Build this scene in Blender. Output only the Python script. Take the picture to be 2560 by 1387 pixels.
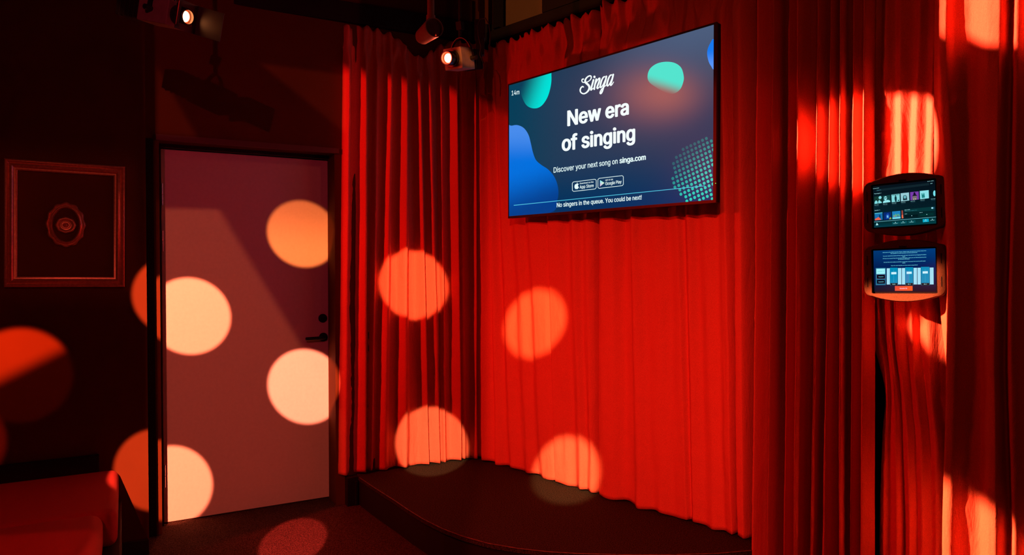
import bpy, bmesh, math, random
import numpy as np
from mathutils import Vector, Matrix
from mathutils.geometry import delaunay_2d_cdt

random.seed(7)
SC = bpy.context.scene
COL = SC.collection
for o in list(bpy.data.objects):
    bpy.data.objects.remove(o)

# ------------------------------------------------------------------ camera
W, H, F = 2560, 1387, 1760.0
CAM = Vector((0, 0, 1.45))
PITCH = math.atan(31.5 / F)
cd = bpy.data.cameras.new('camera')
cd.sensor_width = 36.0
cd.lens = 36.0 * F / W
cd.clip_start = 0.05
cam = bpy.data.objects.new('camera', cd)
COL.objects.link(cam)
cam.location = CAM
cam.rotation_euler = (math.pi / 2 - PITCH, 0, 0)
SC.camera = cam
vs = SC.view_settings
vs.view_transform = 'Standard'
vs.look = 'None'
vs.gamma = 1
vs.exposure = 0.0
vs.use_curve_mapping = False
SC.cycles.use_denoising = True
SC.cycles.max_bounces = 5
SC.cycles.diffuse_bounces = 2

RIGHT = Vector((1, 0, 0))
UPV = Vector((0, math.sin(PITCH), math.cos(PITCH)))
FWD = Vector((0, math.cos(PITCH), -math.sin(PITCH)))
Z = Vector((0, 0, 1))


def ray(px, py):
    return RIGHT * ((px - W / 2) / F) + UPV * (-(py - H / 2) / F) + FWD


def hit_z(px, py, z):
    r = ray(px, py)
    return CAM + r * ((z - CAM.z) / r.z)


def hit_pl(px, py, P, n):
    r = ray(px, py)
    return CAM + r * ((P - CAM).dot(n) / r.dot(n))


def at(px, py, depth):
    return CAM + ray(px, py) * depth


# ------------------------------------------------------------------ main planes of the room
DA = hit_z(410, 1309, 0.0)
DB = hit_z(832, 1242, 0.0)
U1 = (DB - DA).normalized()                 # along the door wall
N1 = Vector((U1.y, -U1.x, 0))               # door wall normal, into the room
FW = hit_z(373, 1383, 0.0)                  # end of the protruding frame wall
OFF_F = (FW - DA).dot(N1)
OFF_W = OFF_F * 0.40                        # wall above the door
WP = DA + N1 * OFF_W
HS = 0.178                                  # stage height
CA = hit_z(1210, 1146, HS)
CB = hit_z(1850, 1332, HS)
U2 = (CB - CA).normalized()
N2 = Vector((U2.y, -U2.x, 0))
LA_ = hit_z(845, 1187, HS)
LB_ = hit_z(1205, 1141, HS)
UL = (LB_ - LA_).normalized()
NL = Vector((UL.y, -UL.x, 0))


def srgb(r, g, b, k=1.0):
    def c(v):
        v /= 255.0
        return (v / 12.92 if v <= 0.04045 else ((v + 0.055) / 1.055) ** 2.4) * k
    return (c(r), c(g), c(b), 1.0)


# ------------------------------------------------------------------ world
wd = bpy.data.worlds.new('world')
SC.world = wd
wd.use_nodes = True
wd.node_tree.nodes['Background'].inputs[0].default_value = (0.0040, 0.0021, 0.0008, 1)
wd.node_tree.nodes['Background'].inputs[1].default_value = 1.0


# ------------------------------------------------------------------ projector lamps (gobo discs; floods with shadow edges masked into the lamp)
class NB:
    def __init__(s, nt):
        s.nt = nt
        s.n = nt.nodes
        s.n.clear()

    def lk(s, a, b):
        s.nt.links.new(a, b)

    def inp(s, node, i, v):
        if hasattr(v, 'is_output'):
            s.lk(v, node.inputs[i])
        else:
            node.inputs[i].default_value = v

    def math(s, op, a, b=0.0):
        m = s.n.new('ShaderNodeMath')
        m.operation = op
        s.inp(m, 0, a)
        s.inp(m, 1, b)
        return m.outputs[0]

    def dot(s, a, v):
        m = s.n.new('ShaderNodeVectorMath')
        m.operation = 'DOT_PRODUCT'
        s.lk(a, m.inputs[0])
        m.inputs[1].default_value = v
        return m.outputs['Value']

    def ramp(s, v, lo, hi):
        m = s.n.new('ShaderNodeMapRange')
        m.interpolation_type = 'SMOOTHSTEP'
        s.inp(m, 'Value', v)
        m.inputs['From Min'].default_value = lo
        m.inputs['From Max'].default_value = hi
        return m.outputs[0]

    def scale(s, col, f):
        m = s.n.new('ShaderNodeVectorMath')
        m.operation = 'SCALE'
        s.inp(m, 0, col)
        s.inp(m, 'Scale', f)
        return m.outputs[0]

    def add(s, a, b):
        m = s.n.new('ShaderNodeVectorMath')
        m.operation = 'ADD'
        s.lk(a, m.inputs[0])
        s.lk(b, m.inputs[1])
        return m.outputs[0]


def lamp(name, loc, discs=(), floods=(), size=0.012):
    """discs: (target, radius_m, soft_deg, colour[, (dark edge target, side)]); floods: (colour, fn(nb, dir)->mask or None)."""
    l = bpy.data.lights.new(name, 'POINT')
    l.energy = 987.0
    l.shadow_soft_size = size
    o = bpy.data.objects.new(name, l)
    COL.objects.link(o)
    o.location = loc
    o['kind'] = 'helper'
    l.use_nodes = True
    nb = NB(l.node_tree)
    out = nb.n.new('ShaderNodeOutputLight')
    em = nb.n.new('ShaderNodeEmission')
    tc = nb.n.new('ShaderNodeTexCoord')
    d = tc.outputs['Normal']
    acc = None
    for D in discs:
        tgt, rad, soft, colr = D[:4]
        v = Vector(tgt) - Vector(loc)
        ang = math.atan(rad / v.length)
        s = math.radians(soft) / 2
        c = nb.dot(d, v.normalized())
        m = nb.ramp(c, math.cos(ang + s), math.cos(max(ang - s, 0.001)))
        if len(D) > 5 and D[5]:             # trimmed by an edge mask put into the lamp
            m = nb.math('MULTIPLY', m, D[5](nb, d))
        if len(D) > 4 and D[4]:             # graded disc: falls off towards one edge
            gdir, lo, hi, floor_ = D[4]
            g = nb.dot(d, gdir)
            g = nb.ramp(g, lo, hi)
            g = nb.math('MULTIPLY', g, 1 - floor_)
            g = nb.math('ADD', g, floor_)
            m = nb.math('MULTIPLY', m, g)
        t = nb.scale(Vector(colr[:3]), m)
        acc = t if acc is None else nb.add(acc, t)
    for colr, fn in floods:
        m = fn(nb, d) if fn else 1.0
        t = nb.scale(Vector(colr[:3]), m)
        acc = t if acc is None else nb.add(acc, t)
    nb.lk(acc, em.inputs['Color'])
    nb.lk(em.outputs[0], out.inputs['Surface'])
    return o


def half(loc, P, Q, R, soft=0.004):
    """mask: 1 on the side of the plane through lamp, P, Q on which R lies"""
    loc = Vector(loc)
    n = (P - loc).cross(Q - loc).normalized()
    if n.dot(R - loc) < 0:
        n = -n
    return lambda nb, d: nb.ramp(nb.dot(d, n), -soft, soft)


def AND(*f):
    def g(nb, d):
        a = f[0](nb, d)
        for x in f[1:]:
            a = nb.math('MULTIPLY', a, x(nb, d))
        return a
    return g


def OR(a, b):
    return lambda nb, d: nb.math('MAXIMUM', a(nb, d), b(nb, d))


def NOT(a):
    return lambda nb, d: nb.math('SUBTRACT', 1.0, a(nb, d))


def door_pt(x, y):
    return hit_pl(x, y, DA, N1)


def wall_pt(x, y):
    return hit_pl(x, y, WP, N1)


def fwall_pt(x, y):
    return hit_pl(x, y, FW, N1)


def lcur_pt(x, y):
    return hit_pl(x, y, LA_ + NL * 0.03, NL)


def ccur_pt(x, y):
    return hit_pl(x, y, CA + N2 * 0.03, N2)


def rcur(x, y):
    return hit_pl(x, y, CA + N2 * 0.09, N2)


LAMP_A = (-0.46, -0.95, 2.72)       # projector behind the camera, aimed at the door
LAMP_B = (-0.30, -0.95, 2.72)       # its neighbour, aimed at the stage curtains
LAMP_K = (-2.40, 2.66, 2.30)        # red wash from the left, aimed at the stage
CREAM = (6.5, 1.05, 0.50)
ORNG = (5.0, 0.62, 0.17)

la = Vector(LAMP_A)
dn = (Vector((0, 0, -1)) - (door_pt(748, 583) - la).normalized() * 0).normalized()


def grade(loc, top, bot):
    """gradient across a disc between two points"""
    a = (Vector(top) - Vector(loc)).normalized()
    b = (Vector(bot) - Vector(loc)).normalized()
    g = (b - a).normalized()
    return g, g.dot(a), g.dot(b)


g1 = grade(LAMP_A, door_pt(748, 500), door_pt(748, 640))
g2 = grade(LAMP_A, fwall_pt(100, 925), fwall_pt(75, 885))
below_cut = half(LAMP_A, wall_pt(650, 158), wall_pt(860, 188), wall_pt(700, 400), 0.003)
L1a = half(LAMP_A, wall_pt(440, 250), wall_pt(502, 358), wall_pt(400, 340), 0.004)
L1b = half(LAMP_A, door_pt(545, 520), door_pt(745, 850), door_pt(450, 900), 0.005)
L2 = half(LAMP_A, wall_pt(652, 160), wall_pt(862, 330), wall_pt(840, 200), 0.004)
bar = AND(half(LAMP_A, door_pt(402, 521), door_pt(829, 528), door_pt(500, 800), 0.003), L1b)
bar2 = AND(half(LAMP_A, wall_pt(402, 336), wall_pt(829, 368), wall_pt(500, 200), 0.004), OR(L1a, L2))
upd = OR(bar, bar2)  # shadow shapes on door and wall drawn into the flood's mask
lamp('light_door_projector', LAMP_A, discs=[
    (door_pt(757, 584), 0.196, 0.22, (2.6, 0.56, 0.13), (*g1, 0.50)),
    (door_pt(475, 789), 0.206, 0.16, CREAM),
    (door_pt(765, 965), 0.212, 0.16, (6.5, 1.25, 0.70)),
    (door_pt(430, 1213), 0.202, 0.16, (6.5, 1.12, 0.55)),
    (fwall_pt(52, 937), 0.203, 0.35, (6.0, 0.45, 0.08), (*g2, 0.03)),
    (fwall_pt(-112, 1108), 0.185, 0.35, (0.8, 0.05, 0.02)),
    (hit_z(733, 1354, 0), 0.165, 0.12, (7.5, 0.50, 0.42)),
], floods=[
    ((0.20, 0.034, 0.014), AND(below_cut, upd, half(LAMP_A, wall_pt(868, 200), wall_pt(868, 900), wall_pt(600, 500), 0.003),
                                 half(LAMP_A, fwall_pt(367, 200), fwall_pt(371, 900), wall_pt(600, 500), 0.003))),
    ((0.090, 0.0040, 0.0105), AND(half(LAMP_A, wall_pt(900, 200), wall_pt(900, 900), wall_pt(600, 500), 0.003),
                                  half(LAMP_A, wall_pt(388, 200), wall_pt(393, 900), wall_pt(600, 500), 0.003))),
    ((0.075, 0.010, 0.006), AND(half(LAMP_A, fwall_pt(0, 385), fwall_pt(330, 400), fwall_pt(150, 500), 0.02), half(LAMP_A, fwall_pt(0, 735), fwall_pt(330, 738), fwall_pt(150, 500), 0.02),
                               half(LAMP_A, fwall_pt(345, 200), fwall_pt(349, 900), fwall_pt(150, 500), 0.01))),  # masked fill added to brighten the picture frame
    ((0.12, 0.0020, 0.0014), AND(half(LAMP_A, fwall_pt(10, 1195), fwall_pt(290, 1180), fwall_pt(150, 1500), 0.01),
                                 NOT(half(LAMP_A, fwall_pt(352, 200), fwall_pt(356, 1000), wall_pt(600, 500), 0.003)))),  # masked fill added to keep the bench lit
])
def rampd(loc, a, b_, lo, hi=1.0):
    """strength rising from lo at point a to hi at point b"""
    g, x, y = grade(loc, a, b_)

    def f(nb, d):
        m = nb.ramp(nb.dot(d, g), x, y)
        return nb.math('ADD', nb.math('MULTIPLY', m, hi - lo), lo)
    return f


lamp('light_stage_projector', LAMP_B, discs=[
    (lcur_pt(1034, 711), 0.205, 0.30, (3.6, 1.0, 0.42)),
    (lcur_pt(1080, 1112), 0.222, 0.22, (3.2, 1.45, 0.72)),
    (ccur_pt(1337, 810), 0.185, 0.75, (3.4, 0.95, 0.33)),
    (at(1164, 142, 3.5), 0.040, 0.2, (0.95, 0.22, 0.055)),  # small disc added to brighten the corner spotlight's housing
    (ccur_pt(1415, 1190), 0.197, 0.65, (3.4, 1.50, 0.66)),
], floods=[
    ((0.62, 0.036, 0.020), AND(rampd(LAMP_B, ccur_pt(1560, -60), ccur_pt(1600, 1150), 0.03), half(LAMP_B, ccur_pt(1212, 400), ccur_pt(1212, 900), ccur_pt(1500, 600), 0.01),
                               half(LAMP_B, ccur_pt(1890, 400), ccur_pt(1890, 900), ccur_pt(1500, 600), 0.03))),
    ((0.42, 0.14, 0.042), AND(half(LAMP_B, ccur_pt(1215, 118), ccur_pt(1500, 4), ccur_pt(1300, -100), 0.004), half(LAMP_B, lcur_pt(860, 66), lcur_pt(1200, 108), lcur_pt(1000, -100), 0.004), half(LAMP_B, lcur_pt(1190, 0), lcur_pt(1190, 300), lcur_pt(1260, 100), 0.010))),  # masked spill added to brighten the wall above the curtains
    ((0.012, 0.0004, 0.0002), half(LAMP_B, ccur_pt(846, 400), ccur_pt(846, 900), ccur_pt(1500, 600), 0.01)),
])
K_cut = OR(half(LAMP_K, lcur_pt(862, 168), lcur_pt(1200, 238), lcur_pt(1000, 600), 0.006),
           half(LAMP_K, ccur_pt(1275, 200), ccur_pt(1275, 900), ccur_pt(1700, 600), 0.008))
def off_lamp(nb, d):
    v = Vector((-1.30, 2.78, 2.48)) - Vector(LAMP_K)
    a = math.atan(0.19 / v.length)
    return nb.ramp(nb.dot(d, v.normalized()), math.cos(a), math.cos(a * 1.1))


lamp('light_red_wash', LAMP_K, floods=[
    ((0.185, 0.0030, 0.0016), AND(K_cut, off_lamp, lambda nb, d: nb.ramp(nb.dot(d, Vector((0.8, 0.6, 0))), 0.42, 0.60), OR(AND(half(LAMP_K, ccur_pt(1215, 400), ccur_pt(1215, 900), lcur_pt(1000, 600), 0.01), rampd(LAMP_K, lcur_pt(950, 1050), lcur_pt(950, 480), 0.42, 0.78)), rampd(LAMP_K, ccur_pt(1560, 20), ccur_pt(1600, 1050), 0.38, 1.1)),
                                        rampd(LAMP_K, rcur(2420, 600), rcur(2060, 600), 0.18), half(LAMP_K, lcur_pt(847, 400), lcur_pt(847, 900), lcur_pt(1100, 600), 0.004))),
], size=0.03)

# ------------------------------------------------------------------ materials
MATS = {}


def mat(name, base, rough=0.7, metal=0.0, emis=None, estr=0.0, sheen=0.0, noise=None, bump=None, spec=0.35):
    """noise: (scale, amount) colour variation; bump: (scale, strength, distance)"""
    if name in MATS:
        return MATS[name]
    m = bpy.data.materials.new(name)
    m.use_nodes = True
    nt = m.node_tree
    b = nt.nodes['Principled BSDF']
    b.inputs['Base Color'].default_value = (*base[:3], 1)
    b.inputs['Roughness'].default_value = rough
    b.inputs['Metallic'].default_value = metal
    b.inputs['Specular IOR Level'].default_value = spec
    if sheen:
        b.inputs['Sheen Weight'].default_value = sheen
        b.inputs['Sheen Roughness'].default_value = 0.35
        b.inputs['Sheen Tint'].default_value = (1, 0.12, 0.08, 1)
    if emis:
        b.inputs['Emission Color'].default_value = (*emis[:3], 1)
        b.inputs['Emission Strength'].default_value = estr
    tc = nt.nodes.new('ShaderNodeTexCoord')
    if noise:
        n = nt.nodes.new('ShaderNodeTexNoise')
        n.inputs['Scale'].default_value = noise[0]
        n.inputs['Detail'].default_value = 4
        nt.links.new(tc.outputs['Object'], n.inputs['Vector'])
        mr = nt.nodes.new('ShaderNodeMapRange')
        mr.inputs['From Min'].default_value = 0.3
        mr.inputs['From Max'].default_value = 0.7
        mr.inputs['To Min'].default_value = 1 - noise[1]
        mr.inputs['To Max'].default_value = 1 + noise[1]
        nt.links.new(n.outputs['Fac'], mr.inputs['Value'])
        vm = nt.nodes.new('ShaderNodeVectorMath')
        vm.operation = 'SCALE'
        vm.inputs[0].default_value = base[:3]
        nt.links.new(mr.outputs[0], vm.inputs['Scale'])
        nt.links.new(vm.outputs[0], b.inputs['Base Color'])
    if bump:
        n = nt.nodes.new('ShaderNodeTexNoise')
        n.inputs['Scale'].default_value = bump[0]
        n.inputs['Detail'].default_value = 5
        nt.links.new(tc.outputs['Object'], n.inputs['Vector'])
        bp = nt.nodes.new('ShaderNodeBump')
        bp.inputs['Strength'].default_value = bump[1]
        bp.inputs['Distance'].default_value = bump[2]
        nt.links.new(n.outputs['Fac'], bp.inputs['Height'])
        nt.links.new(bp.outputs[0], b.inputs['Normal'])
    MATS[name] = m
    return m


def curtain_mat():
    m = bpy.data.materials.new('red_velvet')
    m.use_nodes = True
    nt = m.node_tree
    b = nt.nodes['Principled BSDF']
    b.inputs['Roughness'].default_value = 0.85
    b.inputs['Specular IOR Level'].default_value = 0.15
    tc = nt.nodes.new('ShaderNodeTexCoord')
    mp = nt.nodes.new('ShaderNodeMapping')
    mp.inputs['Scale'].default_value = (1, 1, 0.35)
    nt.links.new(tc.outputs['Object'], mp.inputs[0])
    n = nt.nodes.new('ShaderNodeTexNoise')
    n.inputs['Scale'].default_value = 420
    n.inputs['Detail'].default_value = 3
    nt.links.new(tc.outputs['Object'], n.inputs['Vector'])
    mr = nt.nodes.new('ShaderNodeMapRange')
    mr.inputs['From Min'].default_value = 0.25
    mr.inputs['From Max'].default_value = 0.75
    mr.inputs['To Min'].default_value = 0.78
    mr.inputs['To Max'].default_value = 1.2
    nt.links.new(n.outputs['Fac'], mr.inputs['Value'])
    vm = nt.nodes.new('ShaderNodeVectorMath')
    vm.operation = 'SCALE'
    vm.inputs[0].default_value = (0.74, 0.145, 0.085)
    nt.links.new(mr.outputs[0], vm.inputs['Scale'])
    nt.links.new(vm.outputs[0], b.inputs['Base Color'])
    w = nt.nodes.new('ShaderNodeTexNoise')
    w.inputs['Scale'].default_value = 9
    w.inputs['Detail'].default_value = 6
    w.inputs['Roughness'].default_value = 0.6
    w.inputs['Distortion'].default_value = 0.6
    nt.links.new(mp.outputs[0], w.inputs['Vector'])
    bp = nt.nodes.new('ShaderNodeBump')
    bp.inputs['Strength'].default_value = 0.6
    bp.inputs['Distance'].default_value = 0.02
    nt.links.new(w.outputs['Fac'], bp.inputs['Height'])
    nt.links.new(bp.outputs[0], b.inputs['Normal'])
    return m


def carpet_mat(name, base):
    m = bpy.data.materials.new(name)
    m.use_nodes = True
    nt = m.node_tree
    b = nt.nodes['Principled BSDF']
    b.inputs['Roughness'].default_value = 0.95
    b.inputs['Specular IOR Level'].default_value = 0.1
    tc = nt.nodes.new('ShaderNodeTexCoord')
    v = nt.nodes.new('ShaderNodeTexNoise')
    v.inputs['Scale'].default_value = 170
    v.inputs['Detail'].default_value = 3
    v.inputs['Roughness'].default_value = 0.8
    nt.links.new(tc.outputs['Object'], v.inputs['Vector'])
    cr = nt.nodes.new('ShaderNodeValToRGB')
    cr.color_ramp.elements[0].position = 0.40
    cr.color_ramp.elements[0].color = (base[0] * 0.25, base[1] * 0.25, base[2] * 0.25, 1)
    cr.color_ramp.elements[1].position = 0.66
    cr.color_ramp.elements[1].color = (base[0] * 2.2, base[1] * 2.2, base[2] * 2.2, 1)
    nt.links.new(v.outputs['Fac'], cr.inputs[0])
    nt.links.new(cr.outputs[0], b.inputs['Base Color'])
    bp = nt.nodes.new('ShaderNodeBump')
    bp.inputs['Strength'].default_value = 0.7
    bp.inputs['Distance'].default_value = 0.006
    nt.links.new(v.outputs['Fac'], bp.inputs['Height'])
    nt.links.new(bp.outputs[0], b.inputs['Normal'])
    return m


def screen_mat():
    m = bpy.data.materials.new('lit_display')
    m.use_nodes = True
    nt = m.node_tree
    b = nt.nodes['Principled BSDF']
    b.inputs['Base Color'].default_value = (0.002, 0.002, 0.002, 1)
    b.inputs['Specular IOR Level'].default_value = 0.04
    b.inputs['Roughness'].default_value = 0.25
    a = nt.nodes.new('ShaderNodeAttribute')
    a.attribute_name = 'Col'
    nt.links.new(a.outputs['Color'], b.inputs['Emission Color'])
    b.inputs['Emission Strength'].default_value = 1.0
    return m


M_CUR = curtain_mat()
M_SCR = screen_mat()
M_WALL = mat('black_wall_paint', (0.098, 0.028, 0.0055), 0.8, noise=(3, 0.08), bump=(260, 0.12, 0.002), spec=0.12)
M_BLACK = mat('matt_black', (0.010, 0.008, 0.007), 0.7, spec=0.2)
M_TRIM = mat('black_trim', (0.03, 0.02, 0.016), 0.45, noise=(8, 0.1))
M_DOOR = mat('door_laminate', (0.66, 0.56, 0.50), 0.6, noise=(60, 0.03), bump=(300, 0.04, 0.001), spec=0.3)
M_METAL = mat('dark_metal', (0.05, 0.045, 0.045), 0.35, metal=0.7, noise=(20, 0.1))
M_STEEL = mat('steel', (0.55, 0.55, 0.58), 0.3, metal=0.9, noise=(20, 0.05))
M_BEAM = mat('black_beam_paint', (0.012, 0.010, 0.009), 0.8, noise=(5, 0.2), spec=0.2)
M_TAN = mat('grey_housing', (0.22, 0.17, 0.13), 0.55, noise=(30, 0.12), bump=(90, 0.1, 0.002))
M_FRAME = mat('lacquered_moulding', (0.62, 0.26, 0.18), 0.34, metal=0.55, noise=(90, 0.15), bump=(220, 0.15, 0.002))
M_SEAT = mat('red_upholstery', (0.42, 0.045, 0.035), 0.8, noise=(300, 0.12), bump=(420, 0.25, 0.002), spec=0.2)
M_BEZEL = mat('television_bezel', (0.05, 0.035, 0.03), 0.4, metal=0.3, noise=(15, 0.1))
M_CASE = mat('speckled_tablet_case', (0.10, 0.050, 0.020), 0.85, noise=(700, 0.5), bump=(500, 0.5, 0.002))
M_PIPE = mat('grey_lamp_paint', (0.16, 0.13, 0.10), 0.5, noise=(40, 0.1))
M_GLASS = mat('dark_lens', (0.03, 0.03, 0.05), 0.08, spec=1.0)
M_EDGE = mat('worn_stage_edge', (0.12, 0.07, 0.05), 0.5, noise=(40, 0.5))
M_FLOOR = carpet_mat('floor_carpet', (0.055, 0.030, 0.020))
M_STAGE = carpet_mat('stage_carpet', (0.032, 0.026, 0.016))
M_LAMP = mat('lit_lamp_lens', (0.1, 0.1, 0.1), 0.3, emis=(1.0, 0.32, 0.10), estr=22)
M_LAMPR = mat('lit_lamp_rim', (0.1, 0.02, 0.02), 0.3, emis=(1.0, 0.05, 0.01), estr=1.6)
M_GREEN = mat('green_indicator', (0, 0, 0), 0.3, emis=(0.2, 1.0, 0.1), estr=1.2)
M_CABLE = mat('black_cable', (0.015, 0.012, 0.012), 0.35)


# ------------------------------------------------------------------ mesh helpers
class MB:
    def __init__(s):
        s.v, s.f, s.m, s.c = [], [], [], []

    def add(s, verts, faces, mi=0, cols=None):
        o = len(s.v)
        s.v += [Vector(p) for p in verts]
        s.f += [tuple(i + o for i in f) for f in faces]
        s.m += [mi] * len(faces)
        if cols is None:
            cols = [(0, 0, 0, 1)] * len(verts)
        s.c += list(cols)

    def box(s, P, ax, ay, az, mi=0):
        """P corner; three edge vectors"""
        P, ax, ay, az = map(Vector, (P, ax, ay, az))
        vv = [P, P + ax, P + ax + ay, P + ay, P + az, P + ax + az, P + ax + ay + az, P + ay + az]
        ff = [(0, 3, 2, 1), (4, 5, 6, 7), (0, 1, 5, 4), (1, 2, 6, 5), (2, 3, 7, 6), (3, 0, 4, 7)]
        if ax.cross(ay).dot(az) < 0:
            ff = [f[::-1] for f in ff]
        s.add(vv, ff, mi)

    def cbox(s, C, ax, ay, az, mi=0):
        C, ax, ay, az = map(Vector, (C, ax, ay, az))
        s.box(C - ax / 2 - ay / 2 - az / 2, ax, ay, az, mi)

    def tube(s, pts, r, n=14, mi=0, caps=True):
        pts = [Vector(p) for p in pts]
        rr = r if isinstance(r, (list, tuple)) else [r] * len(pts)
        t0 = (pts[1] - pts[0]).normalized()
        a = t0.orthogonal().normalized()
        vv, ff = [], []
        pb = None
        for i, p in enumerate(pts):
            t = (pts[min(i + 1, len(pts) - 1)] - pts[max(i - 1, 0)])
            t = t.normalized() if t.length > 1e-9 else t0
            a = (a - t * a.dot(t)).normalized()
            b = t.cross(a)
            if pb is not None and b.dot(pb) < 0:
                b = -b
            pb = b
            for k in range(n):
                q = 2 * math.pi * k / n
                vv.append(p + (a * math.cos(q) + b * math.sin(q)) * rr[i])
        for i in range(len(pts) - 1):
            for k in range(n):
                k2 = (k + 1) % n
                ff.append((i * n + k, i * n + k2, (i + 1) * n + k2, (i + 1) * n + k))
        if caps:
            ff.append(tuple(range(n))[::-1])
            ff.append(tuple((len(pts) - 1) * n + k for k in range(n)))
        s.add(vv, ff, mi)

    def prism(s, outline, d, mi=0):
        """closed outline (list of points), extruded by vector d"""
        n = len(outline)
        vv = [Vector(p) for p in outline] + [Vector(p) + d for p in outline]
        ff = [tuple(range(n))[::-1], tuple(range(n, 2 * n))]
        for i in range(n):
            j = (i + 1) % n
            ff.append((i, j, n + j, n + i))
        s.add(vv, ff, mi)

    def build(s, name, mats, parent=None, smooth=False, bevel=0, origin=None, colour=False, solid=0, angle=40):
        me = bpy.data.meshes.new(name)
        org = Vector(origin) if origin is not None else sum(s.v, Vector()) / max(len(s.v), 1)
        pw = parent.matrix_world.translation if False else Vector(parent['_o']) if parent is not None else Vector()
        me.from_pydata([tuple(p - org) for p in s.v], [], s.f)
        for m in (mats if isinstance(mats, (list, tuple)) else [mats]):
            me.materials.append(m)
        me.polygons.foreach_set('material_index', s.m)
        if colour:
            ca = me.color_attributes.new('Col', 'FLOAT_COLOR', 'POINT')
            ca.data.foreach_set('color', [x for c in s.c for x in c])
        if not colour:
            bm = bmesh.new()
            bm.from_mesh(me)
            bmesh.ops.recalc_face_normals(bm, faces=bm.faces)
            bm.to_mesh(me)
            bm.free()
        me.update()
        o = bpy.data.objects.new(name, me)
        COL.objects.link(o)
        if parent is not None:
            o.parent = parent
        o.location = org - pw
        o['_o'] = tuple(org)
        if smooth:
            me.polygons.foreach_set('use_smooth', [True] * len(me.polygons))
            if smooth != 'all':
                me.set_sharp_from_angle(angle=math.radians(angle))
        if bevel:
            b = o.modifiers.new('bevel', 'BEVEL')
            b.width = bevel
            b.segments = 2
            b.limit_method = 'ANGLE'
        if solid:
            b = o.modifiers.new('solid', 'SOLIDIFY')
            b.thickness = solid
            b.offset = -1
        return o


def empty(name, loc):
    o = bpy.data.objects.new(name, None)
    COL.objects.link(o)
    o.location = loc
    o.empty_display_size = 0.05
    o['_o'] = tuple(loc)
    return o


def tag(o, label, cat, group=None):
    o['label'] = label
    o['category'] = cat
    if group:
        o['group'] = group
    return o


def struct(o):
    o['kind'] = 'structure'
    return o


# ------------------------------------------------------------------ room shell
CEIL = 3.25


def wall_box(name, P, u, n, s0, s1, z0, z1, th, m):
    b = MB()
    b.box(P + u * s0 + Z * (z0 - P.z) - n * th, u * (s1 - s0), n * th, Z * (z1 - z0))
    return struct(b.build(name, m))


b = MB()
b.box((-5, -3.2, -0.05), (9, 0, 0), (0, 10, 0), (0, 0, 0.05))
struct(b.build('floor', M_FLOOR))
b = MB()
b.box((-5, -3.2, CEIL), (9, 0, 0), (0, 10, 0), (0, 0, 0.1))
struct(b.build('ceiling', M_BEAM))

sF = (FW - DA).dot(U1)
P0 = Vector((DA.x, DA.y, 0))
DW = (DB - DA).dot(U1)
DH = door_pt(406, 373).z
DH2 = door_pt(829, 401).z
DH = (DH + DH2) / 2
print('DOOR', DW, DH, 'offF', OFF_F, 'sF', sF)
# protruding wall that carries the picture frame, one block back to the door wall
b = MB()
b.box(P0 + U1 * (sF - 3.2) - N1 * 0.2, U1 * 3.2, N1 * (OFF_F + 0.2), Z * CEIL)
struct(b.build('wall_left', M_WALL))
# wall around the door
S_END = (LB_ - P0).dot(U1) + 0.14
s_l = (wall_pt(388, 800) - P0).dot(U1)
s_l2 = (wall_pt(401, 800) - P0).dot(U1)
s_r = (wall_pt(838, 800) - P0).dot(U1)
z_top = wall_pt(600, 364).z
b = MB()
b.box(P0 + U1 * (sF - 0.02) + Z * z_top - N1 * 0.15, U1 * (S_END - sF), N1 * (OFF_W + 0.15), Z * (CEIL - z_top))      # over the door
b.box(P0 + U1 * (sF - 0.02) - N1 * 0.15, U1 * (s_l2 - sF + 0.02), N1 * (OFF_W + 0.15), Z * z_top)
b.box(P0 + U1 * s_r - N1 * 0.15, U1 * (S_END - s_r), N1 * (OFF_W + 0.15), Z * z_top)
struct(b.build('wall_back', M_WALL))

# wall behind the stage curtains
b = MB()
Q0 = CA - N2 * 0.22
Q0.z = 0
b.box(Q0 - U2 * 1.0, U2 * 6.5, -N2 * 0.15, Z * 2.72)
struct(b.build('wall_right', M_BLACK))
b = MB()
b.box(Q0 - U2 * 1.0 + Z * 2.72, U2 * 6.5, -N2 * 0.15, Z * (CEIL - 2.72))
struct(b.build('wall_upper_right', mat('brown_wall_paint', (0.20, 0.12, 0.06), 0.8, noise=(4, 0.1))))

# baseboard on the frame wall
b = MB()
b.box(P0 + U1 * (sF - 3.0) + N1 * OFF_F, U1 * 3.0, N1 * 0.014, Z * 0.078)
struct(b.build('baseboard_left', M_TRIM, bevel=0.003))

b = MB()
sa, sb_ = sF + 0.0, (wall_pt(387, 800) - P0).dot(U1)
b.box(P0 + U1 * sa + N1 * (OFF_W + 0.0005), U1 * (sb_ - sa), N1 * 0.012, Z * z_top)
struct(b.build('shade_strip', M_BLACK))  # black board added where the corner shadow covers the strip only partly

# door
door = empty('door_1', P0 + U1 * DW / 2)
struct(door)
b = MB()
b.box(P0 + Z * 0.006 - N1 * 0.045, U1 * DW, N1 * 0.045, Z * (DH - 0.006))
leaf = b.build('door_leaf', M_DOOR, door, bevel=0.002)
b = MB()
fr = 0.022
b.box(P0 - U1 * fr - N1 * 0.05, U1 * (fr - 0.003), N1 * 0.085, Z * (DH + 0.02))
b.box(P0 + U1 * (DW + 0.003) - N1 * 0.05, U1 * (fr - 0.003), N1 * 0.085, Z * (DH + 0.02))
b.box(P0 - U1 * fr - N1 * 0.05 + Z * (DH + 0.004), U1 * (DW + 2 * fr), N1 * 0.085, Z * 0.04)
b.build('door_frame', M_TRIM, door)
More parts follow.
